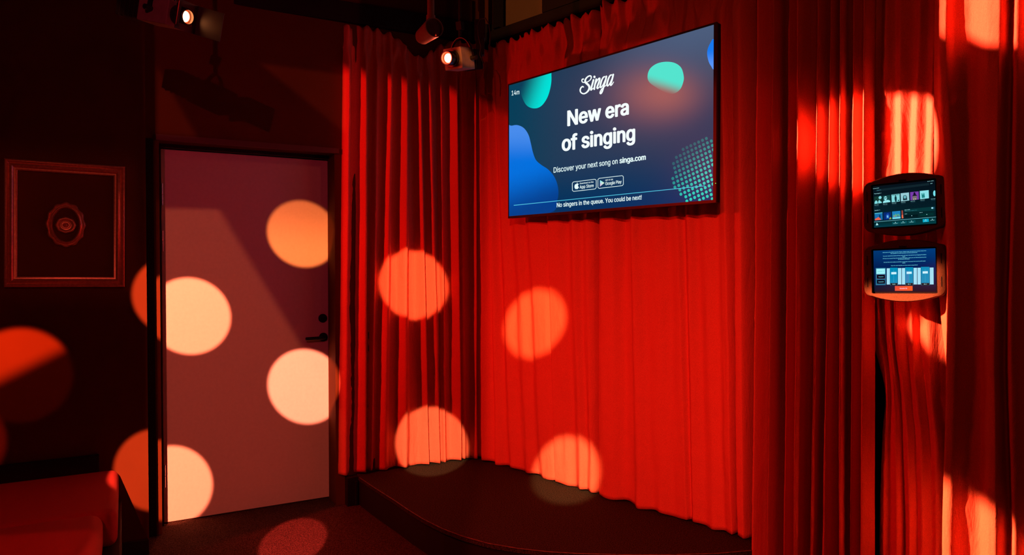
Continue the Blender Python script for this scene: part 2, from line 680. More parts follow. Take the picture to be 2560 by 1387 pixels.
# casing strip over the doorway on the wall face
c0 = wall_pt(390, 353)
c1 = wall_pt(846, 383)
b = MB()
b.box(P0 + U1 * (c0 - P0).dot(U1) + N1 * OFF_W + Z * (z_top - 0.004), U1 * (c1 - c0).dot(U1), N1 * 0.016, Z * 0.03)
b.build('head_casing', mat('casing_paint', (0.10, 0.035, 0.025), 0.5), door)
for (y0, y1) in ((459, 513), (577, 628), (1163, 1218)):
    za, zb = door_pt(406, y0).z, door_pt(406, y1).z
    b = MB()
    hP = P0 + U1 * 0.004 + N1 * 0.006
    mid = (za + zb) / 2
    b.tube([hP + Z * zb, hP + Z * (mid - 0.002)], 0.0065, 10)
    b.tube([hP + Z * (mid + 0.002), hP + Z * za], 0.0065, 10)
    b.build('hinge', M_STEEL, door, smooth=True)


def disc_on_door(px, py, r, name, depth=0.008, parent=door):
    c = door_pt(px, py)
    b = MB()
    b.tube([c + N1 * 0.001, c + N1 * depth, c + N1 * (depth + 0.001)], [r, r, r * 0.94], 32)
    return b, c


b, c = disc_on_door(806.5, 795, 0.0265, 'lock')
b.build('lock_rosette', M_BLACK, leaf, smooth=True)
b, c = disc_on_door(808, 842, 0.0265, 'handle')
b.tube([c, c + N1 * 0.045, c + N1 * 0.052 - U1 * 0.006, c + N1 * 0.055 - U1 * 0.02, c + N1 * 0.055 - U1 * 0.115 - Z * 0.002, c + N1 * 0.055 - U1 * 0.119 - Z * 0.002],
       [0.010, 0.010, 0.0105, 0.0105, 0.0105, 0.008], 16)
b.build('door_handle', M_BLACK, leaf, smooth=True)


# ------------------------------------------------------------------ picture frame with the oval frame and the rosette
def ring_frame(pts_fn, prof, n, closed_n):
    """sweep: pts_fn(k, off) -> point; prof list of (off, height)"""
    vv, ff = [], []
    m = len(prof)
    for k in range(closed_n):
        for (off, h) in prof:
            vv.append(pts_fn(k, off) + n * h)
    for k in range(closed_n):
        k2 = (k + 1) % closed_n
        for j in range(m):
            j2 = (j + 1) % m
            ff.append((k * m + j, k2 * m + j, k2 * m + j2, k * m + j2))
    return vv, ff


f_tl, f_tr, f_br, f_bl = [fwall_pt(*p) for p in ((11, 397), (313, 417), (312, 720), (11, 715))]
fc = (f_tl + f_tr + f_br + f_bl) / 4
fw = ((f_tr - f_tl).dot(U1) + (f_br - f_bl).dot(U1)) / 2
fh = ((f_tl.z - f_bl.z) + (f_tr.z - f_br.z)) / 2
roll = math.radians(-0.7)
fu = U1 * math.cos(roll) + Z * math.sin(roll)
fv = -U1 * math.sin(roll) + Z * math.cos(roll)
print('FRAME', fw, fh)


def rect_pt(k, off):
    sx, sy = ((-1, -1), (1, -1), (1, 1), (-1, 1))[k]
    return fc + fu * sx * (fw / 2 - off) + fv * sy * (fh / 2 - off)


prof = [(0, 0.001), (0, 0.020), (0.004, 0.026), (0.009, 0.027), (0.013, 0.019), (0.018, 0.015), (0.022, 0.022), (0.030, 0.027),
        (0.036, 0.022), (0.039, 0.014), (0.046, 0.013), (0.050, 0.008), (0.050, 0.001)]
b = MB()
b.add(*ring_frame(rect_pt, prof, N1, 4))
o = b.build('picture_frame', M_FRAME, smooth=True, angle=50)
tag(o, 'large rectangular empty picture frame with moulded dark wood edges on the black wall', 'picture frame')

oc = fwall_pt(165, 562)
ow = 0.5 * (fwall_pt(216, 562) - fwall_pt(114, 562)).dot(U1)
oh = 0.5 * (fwall_pt(165, 506).z - fwall_pt(165, 620).z)
NO = 72


def oval_pt(k, off):
    q = 2 * math.pi * k / NO
    wob = 0.0030 * math.cos(q * 12) * max(0.0, 1 - off / 0.018)
    return oc + fu * math.cos(q) * (ow - off - 0.003 + wob) + fv * math.sin(q) * (oh - off - 0.003 + wob)


b = MB()
b.add(*ring_frame(oval_pt, [(0, 0.001), (0, 0.007), (0.006, 0.012), (0.012, 0.009), (0.016, 0.015), (0.021, 0.016), (0.025, 0.009), (0.027, 0.001)], N1, NO))
o = b.build('oval_frame', M_FRAME, smooth=True, angle=60)
tag(o, 'small oval frame with scalloped edge inside the large rectangular frame', 'picture frame')
b = MB()
rc = fwall_pt(165, 563)
prf = [(0.0, 0.020), (0.0045, 0.018), (0.0065, 0.012), (0.009, 0.010), (0.012, 0.016), (0.015, 0.016), (0.018, 0.009), (0.026, 0.009), (0.030, 0.015), (0.034, 0.015), (0.0385, 0.008), (0.039, 0.001)]
vv, ff = [], []
NR = 40
for i, (r_, h_) in enumerate(prf):
    for k in range(NR):
        q = 2 * math.pi * k / NR
        rr = r_ * (1 + (0.03 * math.cos(8 * q) if i > 7 else 0))
        vv.append(rc + fu * math.cos(q) * rr * 1.08 + fv * math.sin(q) * rr + N1 * h_)
for i in range(len(prf) - 1):
    for k in range(NR):
        k2 = (k + 1) % NR
        ff.append((i * NR + k, i * NR + k2, (i + 1) * NR + k2, (i + 1) * NR + k))
b.add(vv, ff)
o = b.build('wall_rosette', M_FRAME, smooth=True, angle=60)
tag(o, 'tiny round moulded rosette in the middle of the oval frame', 'rosette')

# ------------------------------------------------------------------ stage
edge_px = [(899, 1193), (924.6, 1210.6), (953, 1229), (984.8, 1249), (1020, 1273), (1058, 1296.5), (1105, 1320), (1156.7, 1339.5), (1220, 1357), (1294, 1369.6), (1370, 1378),
           (1444.6, 1382.5), (1560, 1385.5), (1680, 1385.5), (1788, 1382.5), (1889, 1374)]
edge = [hit_z(x, y, HS) for x, y in edge_px]
eL = edge[0] + NL * -0.02
back = [CA + U2 * ((edge[-1] - CA).dot(U2)) - N2 * 0.20, LB_ - NL * 0.045 + UL * 0.10, edge[0] - NL * ((edge[0] - LA_).dot(NL) + 0.045)]
top = edge + back
stage = empty('stage', Vector((0.2, 3.6, 0)))
b = MB()
b.prism([Vector((p.x, p.y, 0.155)) for p in top], Z * (HS - 0.155))
b.build('stage_top', M_STAGE, stage)
b = MB()
cen = Vector((0.3, 3.8, 0))
ins = [Vector((p.x, p.y, 0.002)) for p in edge]
ins = [p + (Vector((cen.x, cen.y, p.z)) - p).normalized() * 0.012 for p in ins] + [Vector((p.x, p.y, 0.002)) for p in back]
b.prism(ins, Z * 0.152)
b.build('stage_riser', M_BLACK, stage)
b = MB()
b.tube([p - Z * 0.0015 for p in edge], 0.0022, 8)
b.build('edge_strip', M_EDGE, stage, smooth=True)
tag(stage, 'low round-fronted corner stage covered in dark speckled carpet', 'stage')
# black post in the corner left of the stage
p_l, p_r = wall_pt(862, 1252), wall_pt(893, 1252)
p_l.z = p_r.z = 0
p_l += N1 * 0.055
p_r += N1 * 0.055
b = MB()
pw_ = (p_r - p_l).dot(UL)
b.box(p_l, U1 * pw_, -N1 * 0.052, Z * (HS - 0.004))
b.box(p_l + U1 * pw_ * 0.62, U1 * pw_ * 0.22, N1 * 0.006, Z * (HS - 0.03))
o = b.build('stage_post', M_BLACK, bevel=0.003)
tag(o, 'short black post on the floor below the left curtain corner', 'post')


# ------------------------------------------------------------------ curtains
def smooth_interp(xs, ys, x):
    """monotone cubic"""
    xs, ys = np.array(xs, float), np.array(ys, float)
    h = np.diff(xs)
    dl = np.diff(ys) / h
    m = np.zeros(len(xs))
    for i in range(1, len(xs) - 1):
        if dl[i - 1] * dl[i] > 0:
            m[i] = 2 * dl[i - 1] * dl[i] / (dl[i - 1] + dl[i])
    i = np.clip(np.searchsorted(xs, x) - 1, 0, len(h) - 1)
    t = (x - xs[i]) / h[i]
    return (ys[i] * (1 + 2 * t) * (1 - t) ** 2 + m[i] * h[i] * t * (1 - t) ** 2 + ys[i + 1] * t * t * (3 - 2 * t) - m[i + 1] * h[i] * t * t * (1 - t))


class VN:
    def __init__(s, seed):
        s.r = np.random.RandomState(seed).rand(64, 64) * 2 - 1

    def __call__(s, x, y):
        xi, yi = np.floor(x).astype(int), np.floor(y).astype(int)
        fx, fy = x - xi, y - yi
        fx, fy = fx * fx * (3 - 2 * fx), fy * fy * (3 - 2 * fy)
        g = lambda a, b_: s.r[a % 64, b_ % 64]
        return (g(xi, yi) * (1 - fx) * (1 - fy) + g(xi + 1, yi) * fx * (1 - fy) + g(xi, yi + 1) * (1 - fx) * fy + g(xi + 1, yi + 1) * fx * fy)


def curtain(name, P, u, n, rows, knots, z0, z1, seed, label, head=0.11, amp_top=1.0, amp_bot=0.8, mean_y=662,
            res=3.0, wr=1.0, top_fn=None, bot_fn=None, nz=130, gather=1.0):
    """rows: image heights of the knot columns; knots: ([columns per row], depth or [depths])."""
    vn = VN(seed)
    K = len(knots)

    def s_of(px):                                  # position along the track seen in that column
        d = (px - W / 2) / F
        # ray in the horizontal plane: (d, 1)
        A = np.array([[u.x, -d], [u.y, -1.0]])
        return np.linalg.solve(A, np.array([-P.x, -P.y]))[0]
    S = np.array([[s_of(k[0][r]) for k in knots] for r in range(len(rows))])
    D = np.array([[(k[1][r] if isinstance(k[1], (list, tuple)) else k[1]) for k in knots] for r in range(len(rows))])
    sm = S.mean(axis=0)
    # height of every row at the middle of the curtain
    mid = P + u * float(sm.mean())
    dist = mid.y
    zr = np.array([CAM.z - (y - mean_y) / F * dist for y in rows])
    order = np.argsort(zr)
    q = []
    for i in range(K - 1):
        c = max(4, int(abs(sm[i + 1] - sm[i]) / (0.001 * res)))
        q += list(i + np.arange(c) / c)
    q = np.array(q + [K - 1])
    verts, faces = [], []
    ks = np.arange(K)
    for j in range(nz + 1):
        v = j / nz
        z = z0 + (z1 - z0) * v
        zz = min(max(z, zr.min()), zr.max())
        if len(rows) == 2:
            zz = z
            w = (zz - zr[order[0]]) / (zr[order[1]] - zr[order[0]])
            w = min(max(w, -0.2), 1.2)
            sk = S[order[0]] * (1 - w) + S[order[1]] * w
            dk = D[order[0]] * (1 - w) + D[order[1]] * w
        else:
            sk = np.array([smooth_interp(zr[order], S[order, i], zz) for i in range(K)])
            dk = np.array([smooth_interp(zr[order], D[order, i], zz) for i in range(K)])
        s = smooth_interp(ks, sk, q)
        d = smooth_interp(ks, dk, q)
        a = amp_bot + (amp_top - amp_bot) * v
        d = d * a
        # creases and slack
        d = d + wr * (0.006 * vn(s * 9, np.full_like(s, z * 1.7)) + 0.003 * vn(s * 30, np.full_like(s, z * 5)) + 0.0016 * vn(s * 14 + z * 22, z * 34 - s * 9))
        # slack near the hem
        hb = max(0.0, 1 - (z - z0) / 0.22)
        d = d + wr * hb * hb * 0.006 * vn(s * 13 + 7, np.full_like(s, z * 9))
        # gathered heading
        hd = min(1.0, max(0.0, (z - (z1 - 2.2 * head)) / head))
        hd = hd * hd * (3 - 2 * hd)
        g = np.maximum(0, vn(s * 26 + z * 2.0, np.full_like(s, z * 6)))
        d = d * (1 - 0.45 * hd) + gather * hd * (0.042 * g + 0.010 * vn(s * 60, np.full_like(s, z * 14)))
        for i in range(len(s)):
            zz_ = z
            if top_fn is not None:
                zz_ += top_fn(s[i]) * max(0.0, (z - (z1 - 0.45)) / 0.45) ** 1.5
            zz_ += v ** 8 * 0.012 * math.sin(s[i] * 95 + seed)
            if bot_fn is not None:
                zz_ += bot_fn(s[i]) * (1 - v) ** 6
            zz_ += (1 - v) ** 10 * (0.004 * math.sin(s[i] * 31 + seed) + 0.004)
            p = P + u * float(s[i]) + n * float(d[i] + 0.01)
            verts.append((p.x, p.y, zz_))
    m = len(q)
    for j in range(nz):
        for i in range(m - 1):
            faces.append((j * m + i, j * m + i + 1, (j + 1) * m + i + 1, (j + 1) * m + i))
    b = MB()
    b.add(verts, faces)
    o = b.build(name, M_CUR, smooth='all', solid=0.0025, colour=False)
    tag(o, label, 'curtain', 'red velvet curtains around the stage')
    o['kind'] = 'thing'
    return o


def stripes(st, sb, dep=0.05, end=None, back=0.0):
    """lit faces (valley column, crest column) at top and bottom row"""
    k = []
    for i, ((a, c), (a2, c2)) in enumerate(zip(st, sb)):
        dd = dep if not isinstance(dep, (list, tuple)) else dep[i]
        k.append(([a, a2], back))
        k.append(([c, c2], dd))
        if i + 1 < len(st):
            na, na2 = st[i + 1][0], sb[i + 1][0]
            # a hollow behind the crest
            k.append(([c + (na - c) * 0.45, c2 + (na2 - c2) * 0.45], dd * 0.15))
    if end:
        k.append(([end[0], end[1]], back))
    return k


top_l = [(857, 868), (890, 908), (930, 938), (960, 972), (992, 1008), (1029, 1042), (1059, 1068), (1091, 1097), (1114, 1130), (1144, 1148), (1170, 1180), (1188, 1197)]
bot_l = [(842, 858), (880, 905), (917, 924), (936, 956), (985, 1006), (1040, 1062), (1067, 1090), (1100, 1106), (1122, 1142), (1150, 1156), (1172, 1184), (1192, 1199)]
dl_ = [0.07, 0.085, 0.05, 0.065, 0.085, 0.075, 0.065, 0.045, 0.09, 0.03, 0.065, 0.045]
curtain('stage_curtain', LA_, UL, NL, [250, 1100], stripes(top_l, bot_l, dl_, end=(1204, 1207)), HS + 0.006, 2.86, 3,
        'red velvet curtain panel hanging between the door and the corner of the stage', amp_bot=0.62, res=2.0,
        top_fn=lambda s: 0.03 * math.sin(s * 9) - 0.075 * math.exp(-((s - 0.51) / 0.10) ** 2))

kA = [([1213, 1209], 0.0), ([1222, 1222], 0.045), ([1231, 1243], 0.015), ([1240, 1256], 0.040), ([1249, 1275], 0.012), ([1262, 1292], 0.035), ([1278, 1312], 0.015), ([1296, 1334], 0.036),
      ([1312, 1352], 0.018), ([1330, 1372], 0.038), ([1350, 1394], 0.030), ([1368, 1401], 0.016), ([1385, 1407], 0.046), ([1405, 1430], 0.045), ([1424, 1450], 0.025), ([1445, 1470], 0.050),
      ([1463, 1482], 0.030), ([1482, 1496], 0.046), ([1497, 1503], 0.030), ([1504, 1506], -0.02)]
curtain('stage_curtain', CA, U2, N2, [300, 1150], kA, HS + 0.006, 2.84, 5,
        'red velvet curtain panel under the left half of the television, reaching the stage corner', amp_bot=1.15, amp_top=1.6,
        bot_fn=lambda s: 0.0)
kB = [([1504, 1507], -0.02), ([1512, 1513], 0.030), ([1530, 1532], 0.052), ([1552, 1552], 0.050), ([1572, 1578], 0.020), ([1584, 1598], 0.030), ([1598, 1618], 0.058), ([1622, 1645], 0.036),
      ([1655, 1672], 0.044), ([1680, 1700], 0.030), ([1700, 1728], 0.040), ([1716, 1738], 0.020), ([1735, 1752], 0.045), ([1752, 1775], 0.030), ([1775, 1800], 0.046), ([1800, 1822], 0.034),
      ([1817, 1838], 0.050), ([1829, 1850], 0.058), ([1840, 1856], 0.005), ([1850, 1862], 0.045), ([1866, 1878], 0.052), ([1880, 1888], 0.010), ([1890, 1893], -0.02)]
curtain('stage_curtain', CA, U2, N2, [300, 1150], kB, HS + 0.006, 2.86, 9,
        'red velvet curtain panel under the right half of the television, brightest above the stage', amp_bot=1.25, amp_top=1.6)

top_r = [(1896, 1915), (1938, 1957), (1970, 1982), (2001, 2018), (2046, 2062), (2077, 2090), (2102, 2116), (2132, 2140), (2158, 2172)]
bot_r = [(1888, 1910), (1930, 1950), (1966, 1980), (1998, 2018), (2039, 2055), (2065, 2083), (2104, 2124), (2138, 2144), (2160, 2176)]
PR = CA + N2 * 0.06
curtain('stage_curtain', PR, U2, N2, [300, 1300], stripes(top_r, bot_r, [0.09, 0.11, 0.05, 0.11, 0.09, 0.075, 0.08, 0.045, 0.07], end=(2186, 2196)), 0.012, 2.86, 13,
        'red velvet curtain panel in tight vertical folds between the stage edge and the two tablets', amp_bot=0.9, res=2.4)
# behind the tablets: its left edge is pulled aside
R2 = [0, 430, 700, 830, 1000, 1100, 1387]
kR2 = [([2176, 2178, 2178, 2181, 2217, 2210, 2205], -0.02),
       ([2190, 2186, 2196, 2205, 2226, 2222, 2220], 0.03),
       ([2200, 2200, 2206, 2215, 2234, 2234, 2236], 0.005),
       ([2215, 2212, 2222, 2230, 2246, 2250, 2258], 0.055),
       ([2236, 2238, 2236, 2238, 2258, 2264, 2272], 0.010),
       ([2252, 2255, 2246, 2252, 2272, 2282, 2290], 0.060),
       ([2284, 2272, 2268, 2272, 2288, 2296, 2302], 0.012),
       ([2298, 2290, 2284, 2288, 2304, 2316, 2322], 0.055),
       ([2318, 2312, 2300, 2304, 2322, 2332, 2340], 0.012),
       ([2334, 2330, 2322, 2328, 2340, 2352, 2356], 0.055),
       ([2352, 2350, 2350, 2352, 2362, 2374, 2378], 0.010),
       ([2380, 2380, 2380, 2380, 2390, 2400, 2404], -0.02)]
curtain('stage_curtain', PR - N2 * 0.02, U2, N2, R2, kR2, 0.012, 2.86, 17,
        'red velvet curtain pulled aside behind the two wall tablets', amp_bot=0.6, amp_top=0.36, res=2.4)
R3 = [0, 430, 600, 750, 914, 1100, 1387]
kR3 = [([2326, 2329, 2338, 2344, 2360, 2376, 2373], -0.03),
       ([2338, 2345, 2354, 2362, 2370, 2379, 2376], -0.01),
       ([2360, 2380, 2386, 2388, 2386, 2384, 2380], 0.075),
       ([2374, 2396, 2402, 2404, 2404, 2402, 2398], 0.080),
       ([2392, 2416, 2424, 2428, 2430, 2430, 2428], 0.045),
       ([2425, 2440, 2450, 2456, 2460, 2462, 2462], 0.035),
       ([2480, 2480, 2484, 2484, 2488, 2492, 2494], 0.075),
       ([2506, 2504, 2504, 2504, 2504, 2508, 2512], 0.080),
       ([2524, 2520, 2520, 2518, 2518, 2524, 2534], 0.010),
       ([2545, 2545, 2542, 2540, 2542, 2546, 2556], 0.065),
       ([2590, 2590, 2585, 2585, 2590, 2595, 2600], 0.02),
       ([2640, 2640, 2640, 2640, 2640, 2640, 2640], 0.06),
       ([2700, 2700, 2700, 2700, 2700, 2700, 2700], 0.00),
       ([2760] * 7, 0.05), ([2800] * 7, 0.01), ([2850] * 7, 0.07), ([2900] * 7, 0.02), ([2960] * 7, 0.06), ([3030] * 7, 0.01), ([3110] * 7, 0.07),
       ([3190] * 7, 0.02), ([3280] * 7, 0.06), ([3380] * 7, 0.01), ([3490] * 7, 0.07), ([3600] * 7, 0.0)]
curtain('stage_curtain', PR + N2 * 0.10, U2, N2, R3, kR3, 0.012, 2.86, 21,
        'dark red velvet curtain at the right edge, in front of the tablets', amp_bot=1.0, amp_top=1.0, res=3.5)


# ------------------------------------------------------------------ drawing on displays
class Draw:
    """collects coloured shapes of a display; to3(x, y, layer) maps picture coordinates to space"""

    def __init__(s, to3):
        s.b = MB()
        s.to3 = to3

    def poly(s, pts, col, layer=1):
        n = len(pts)
        cols = col if isinstance(col, list) else [col] * n
        s.b.add([s.to3(x, y, layer) for x, y in pts], [tuple(range(n))], 0, cols)

    def fan(s, c, pts, cc, col, layer=1):
        n = len(pts)
        cols = [cc] + (col if isinstance(col, list) else [col] * n)
        s.b.add([s.to3(*c, layer)] + [s.to3(x, y, layer) for x, y in pts], [(0, i + 1, (i + 1) % n + 1) for i in range(n)], 0, cols)

    def rect(s, x0, y0, x1, y1, col, layer=1):
        s.poly([(x0, y0), (x1, y0), (x1, y1), (x0, y1)], col, layer)

    def ribbon(s, pts, w, col, layer=3):
        """rounded stroke along a smooth line; w number or list"""
        ww = w if isinstance(w, list) else [w] * len(pts)
        P, Wd = [], []
        n = len(pts)
        for i in range(n - 1):
            p0, p1, p2, p3 = pts[max(i - 1, 0)], pts[i], pts[i + 1], pts[min(i + 2, n - 1)]
            for k in range(8):
                t = k / 8
                P.append(tuple(0.5 * ((2 * p1[a]) + (-p0[a] + p2[a]) * t + (2 * p0[a] - 5 * p1[a] + 4 * p2[a] - p3[a]) * t * t + (-p0[a] + 3 * p1[a] - 3 * p2[a] + p3[a]) * t ** 3) for a in (0, 1)))
                Wd.append(ww[i] * (1 - t) + ww[i + 1] * t)
        P.append(pts[-1])
        Wd.append(ww[-1])
        for i, (p, w_) in enumerate(zip(P, Wd)):
            s.disc(p[0], p[1], w_ / 2, w_ / 2, col, layer + 0.002 * i, 14)
            if i + 1 < len(P):
                q_, w2 = P[i + 1], Wd[i + 1]
                dx, dy = q_[0] - p[0], q_[1] - p[1]
                L = math.hypot(dx, dy) or 1
                nx, ny = -dy / L / 2, dx / L / 2
                s.poly([(p[0] + nx * w_, p[1] + ny * w_), (q_[0] + nx * w2, q_[1] + ny * w2), (q_[0] - nx * w2, q_[1] - ny * w2), (p[0] - nx * w_, p[1] - ny * w_)], col, layer + 0.001 + 0.002 * i)

    def line(s, a, b_, w, col, layer=3):
        dx, dy = b_[0] - a[0], b_[1] - a[1]
        L = math.hypot(dx, dy)
        nx, ny = -dy / L * w / 2, dx / L * w / 2
        s.poly([(a[0] + nx, a[1] + ny), (b_[0] + nx, b_[1] + ny), (b_[0] - nx, b_[1] - ny), (a[0] - nx, a[1] - ny)], col, layer)

    def disc(s, x, y, rx, ry, col, layer=2, n=24):
        s.poly([(x + rx * math.cos(2 * math.pi * k / n), y + ry * math.sin(2 * math.pi * k / n)) for k in range(n)], col, layer)

    def text(s, body, left, right, cap, col, bold=0.0, layer=3):
        """left, right: ends of the baseline; cap: capital height, all in picture units"""
        vv, ff = text_mesh(body, 0.0)
        x0, x1 = min(v[0] for v in vv), max(v[0] for v in vv)
        dx, dy = right[0] - left[0], right[1] - left[1]
        w = bold * cap / CAPH
        offs = [(0, 0)]
        if bold > 0:
            offs += [(w * math.cos(a * math.pi / 6), 0.7 * w * math.sin(a * math.pi / 6)) for a in range(12)]
        L = math.hypot(dx, dy)
        k = (L - 2 * w) / L
        for q_, (ox, oy) in enumerate(offs):
            out = []
            for x, y in vv:
                t = (x - x0) / (x1 - x0) * k + w / L
                out.append(s.to3(left[0] + dx * t + ox, left[1] + dy * t - y / CAPH * cap + oy, layer + 0.04 * q_))
            s.b.add(out, ff, 0, [col] * len(out))


try:
    FONT = bpy.data.fonts.load(bpy.utils.system_resource('DATAFILES') + '/fonts/Inter.woff2')
except Exception:
    FONT = None


def text_mesh(body, bold):
    """outlines of the text, filled by winding number (the font's outlines overlap)"""
    cu = bpy.data.curves.new('t', 'FONT')
    if FONT:
        cu.font = FONT
    cu.body = body
    cu.size = 1
    cu.offset = bold
    cu.fill_mode = 'NONE'
    cu.resolution_u = 2 if len(body) > 20 else 4
    o = bpy.data.objects.new('t', cu)
    COL.objects.link(o)
    bpy.context.view_layer.update()
    me = bpy.data.meshes.new_from_object(o.evaluated_get(bpy.context.evaluated_depsgraph_get()))
    pts = [Vector((v.co.x, v.co.y)) for v in me.vertices]
    edges = [tuple(e.vertices) for e in me.edges]
    bpy.data.objects.remove(o)
    bpy.data.curves.remove(cu)
    bpy.data.meshes.remove(me)
    # walk the loops so that every contour keeps one direction
    nxt = {}
    for a, b_ in edges:
        nxt.setdefault(a, []).append(b_)
        nxt.setdefault(b_, []).append(a)
    seen, dirs = set(), []
    for st in range(len(pts)):
        if st in seen or st not in nxt:
            continue
        cur, prev = st, None
        nb_ = nxt[st]
        step = st + 1 if st + 1 in nb_ else nb_[0]
        while True:
            seen.add(cur)
            dirs.append((cur, step))
            prev, cur = cur, step
            if cur == st:
                break
            c = [x for x in nxt[cur] if x != prev]
            if not c:
                break
            step = c[0]
    va, _, fa, _, _, _ = delaunay_2d_cdt(pts, edges, [], 0, 1e-6, False)
    V = np.array([(v.x, v.y) for v in va])
    Fc = np.array([f for f in fa])
    C = V[Fc].mean(axis=1)
    P0_ = np.array([pts[a] for a, _b in dirs])
    P1_ = np.array([pts[_b] for a, _b in dirs])
    keep = []
    for i in range(0, len(C), 2000):
        c = C[i:i + 2000]
        cx, cy = c[:, 0:1], c[:, 1:2]
        y0, y1 = P0_[:, 1][None], P1_[:, 1][None]
        x0, x1 = P0_[:, 0][None], P1_[:, 0][None]
        cr = (x1 - x0) * (cy - y0) - (cx - x0) * (y1 - y0)
        w = ((y0 <= cy) & (y1 > cy) & (cr > 0)).sum(1) - ((y0 > cy) & (y1 <= cy) & (cr < 0)).sum(1)
        keep.append(w != 0)
    keep = np.concatenate(keep)
    return [tuple(v) for v in V.tolist()], [tuple(f) for f in Fc[keep].tolist()]


CAPH = max(y for x, y in text_mesh('H', 0)[0])

# ------------------------------------------------------------------ television
HT = 0.80
zl, zr_ = F * HT / 335.6, F * HT / 451.5
TL = CAM + ray(1270, 378) * zl
TR = CAM + ray(1790.7, 280) * zr_
U3 = (TR - TL)
U3.z = 0
TWD = U3.length
U3.normalize()
N3 = Vector((U3.y, -U3.x, 0))
print('TV offs', TWD, 'ratio', TWD / HT, 'dist to curtain L/R', (TL - CA).dot(N2), (TR - CA).dot(N2))
tvpt = lambda x, y: hit_pl(x, y, TL, N3)
z_b = (tvpt(1269, 546).z + tvpt(1790.7, 505.7).z) / 2
z_t = (tvpt(1270.6, 210.6).z + tvpt(1790.7, 54.2).z) / 2
T0 = Vector((TL.x, TL.y, z_b))
TH = z_t - z_b
tv = empty('television', T0 + U3 * TWD / 2)
tag(tv, 'large wall-mounted television showing a karaoke welcome screen', 'television')
s0, s1 = (tvpt(1271.8, 400) - T0).dot(U3), (tvpt(1783.2, 300) - T0).dot(U3)
v1 = ((tvpt(1271.4, 211.6).z + tvpt(1782.4, 64.4).z) / 2) - z_b
v0 = ((tvpt(1271.4, 541.3).z + tvpt(1784.3, 498.2).z) / 2) - z_b
v0 = max(v0, 0.012)
v1 = min(v1, TH - 0.008)
s0 = max(s0, 0.006)
s1 = min(s1, TWD - 0.010)
b = MB()


def trect(k, off):
    a, c = ((0, 0), (1, 0), (1, 1), (0, 1))[k]
    x = (0 if a == 0 else TWD) + (off if a == 0 else -off)
    z = (0 if c == 0 else TH) + (off if c == 0 else -off)
    return T0 + U3 * x + Z * z


b.box(T0, U3 * s0, -N3 * 0.010, Z * TH)
b.box(T0 + U3 * s1, U3 * (TWD - s1), -N3 * 0.010, Z * TH)
b.box(T0 + U3 * s0, U3 * (s1 - s0), -N3 * 0.010, Z * v0)
b.box(T0 + U3 * s0 + Z * v1, U3 * (s1 - s0), -N3 * 0.010, Z * (TH - v1))
b.build('bezel', M_BEZEL, tv)
b = MB()
b.box(T0 + U3 * 0.001 + Z * 0.001 - N3 * 0.0102, U3 * (TWD - 0.002), -N3 * 0.026, Z * (TH - 0.002))
b.box(T0 + U3 * 0.18 + Z * 0.10 - N3 * 0.036, U3 * (TWD - 0.36), -N3 * 0.022, Z * (TH * 0.62))
b.build('back_cover', M_BLACK, tv, bevel=0.003)
b = MB()
mp = T0 + U3 * TWD / 2 + Z * TH / 2 - N3 * 0.058
b.cbox(mp - N3 * 0.006, U3 * 0.42, N3 * 0.012, Z * 0.30)
for sx in (-0.12, 0.12):
    b.cbox(mp + U3 * sx - N3 * 0.05, U3 * 0.03, N3 * 0.10, Z * 0.34)
b.build('wall_bracket', M_METAL, tv)
b = MB()
c = tvpt(1789.2, 458)
b.tube([c - N3 * 0.001, c + N3 * 0.0015], 0.0016, 8)
b.build('indicator_light', M_GREEN, tv)

SX = s1 - s0
SZ = v1 - v0


def tv3(x, y, layer):           # crop coordinates of the picture on the screen (2.667 px per image px, offset 1250, 40)
    p = hit_pl(1250 + x / 2.667, 40 + y / 2.667, T0 - N3 * 0.003, N3)
    a = (p - T0).dot(U3)
    z = p.z - z_b
    a = min(max(a, s0 + 0.0005), s1 - 0.0005)
    z = min(max(z, v0 + 0.0005), v1 - 0.0005)
    return T0 + U3 * a + Z * z - N3 * (0.003 - 0.0002 * layer)


D = Draw(tv3)


def lerp(a, b_, t):
    return tuple(a[i] * (1 - t) + b_[i] * t for i in range(3)) + (1.0,)


def ss(a, b_, x):
    t = min(max((x - a) / (b_ - a), 0), 1)
    return t * t * (3 - 2 * t)


def crop_of(P):                 # inverse of the camera for a point on the screen
    d = P - CAM
    dep = d.dot(FWD)
    return ((W / 2 + d.dot(RIGHT) / dep * F - 1250) * 2.667, (H / 2 - d.dot(UPV) / dep * F - 40) * 2.667)


def bg(a, t, cx, cy):           # a, t: 0..1 across and up the screen
    left, mid_, right = srgb(4, 62, 88), srgb(38, 58, 86), srgb(66, 74, 100)
    c = lerp(left, mid_, ss(0, 0.45, a))
    c = lerp(c, right, ss(0.45, 1.0, a) * ss(0.25, 0.8, t))
    c = lerp(c, srgb(78, 96, 128), ss(0.62, 1.05, t) * ss(0.35, 0.95, a) * 0.9)
    c = lerp(c, srgb(0, 52, 92), (1 - ss(0.08, 0.42, t)) * 0.95)
    c = lerp(c, srgb(0, 40, 100), (1 - ss(0.0, 0.15, t)) * 0.4)
    c = lerp(c, srgb(44, 56, 88), ss(0.55, 0.9, a) * ss(0.15, 0.5, t) * (1 - ss(0.5, 0.75, t)) * 0.7)
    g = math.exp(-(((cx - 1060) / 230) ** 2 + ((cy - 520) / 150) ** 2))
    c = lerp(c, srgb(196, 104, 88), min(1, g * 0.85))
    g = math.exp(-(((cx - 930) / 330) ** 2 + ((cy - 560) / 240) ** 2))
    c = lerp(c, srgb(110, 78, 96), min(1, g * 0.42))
    return c


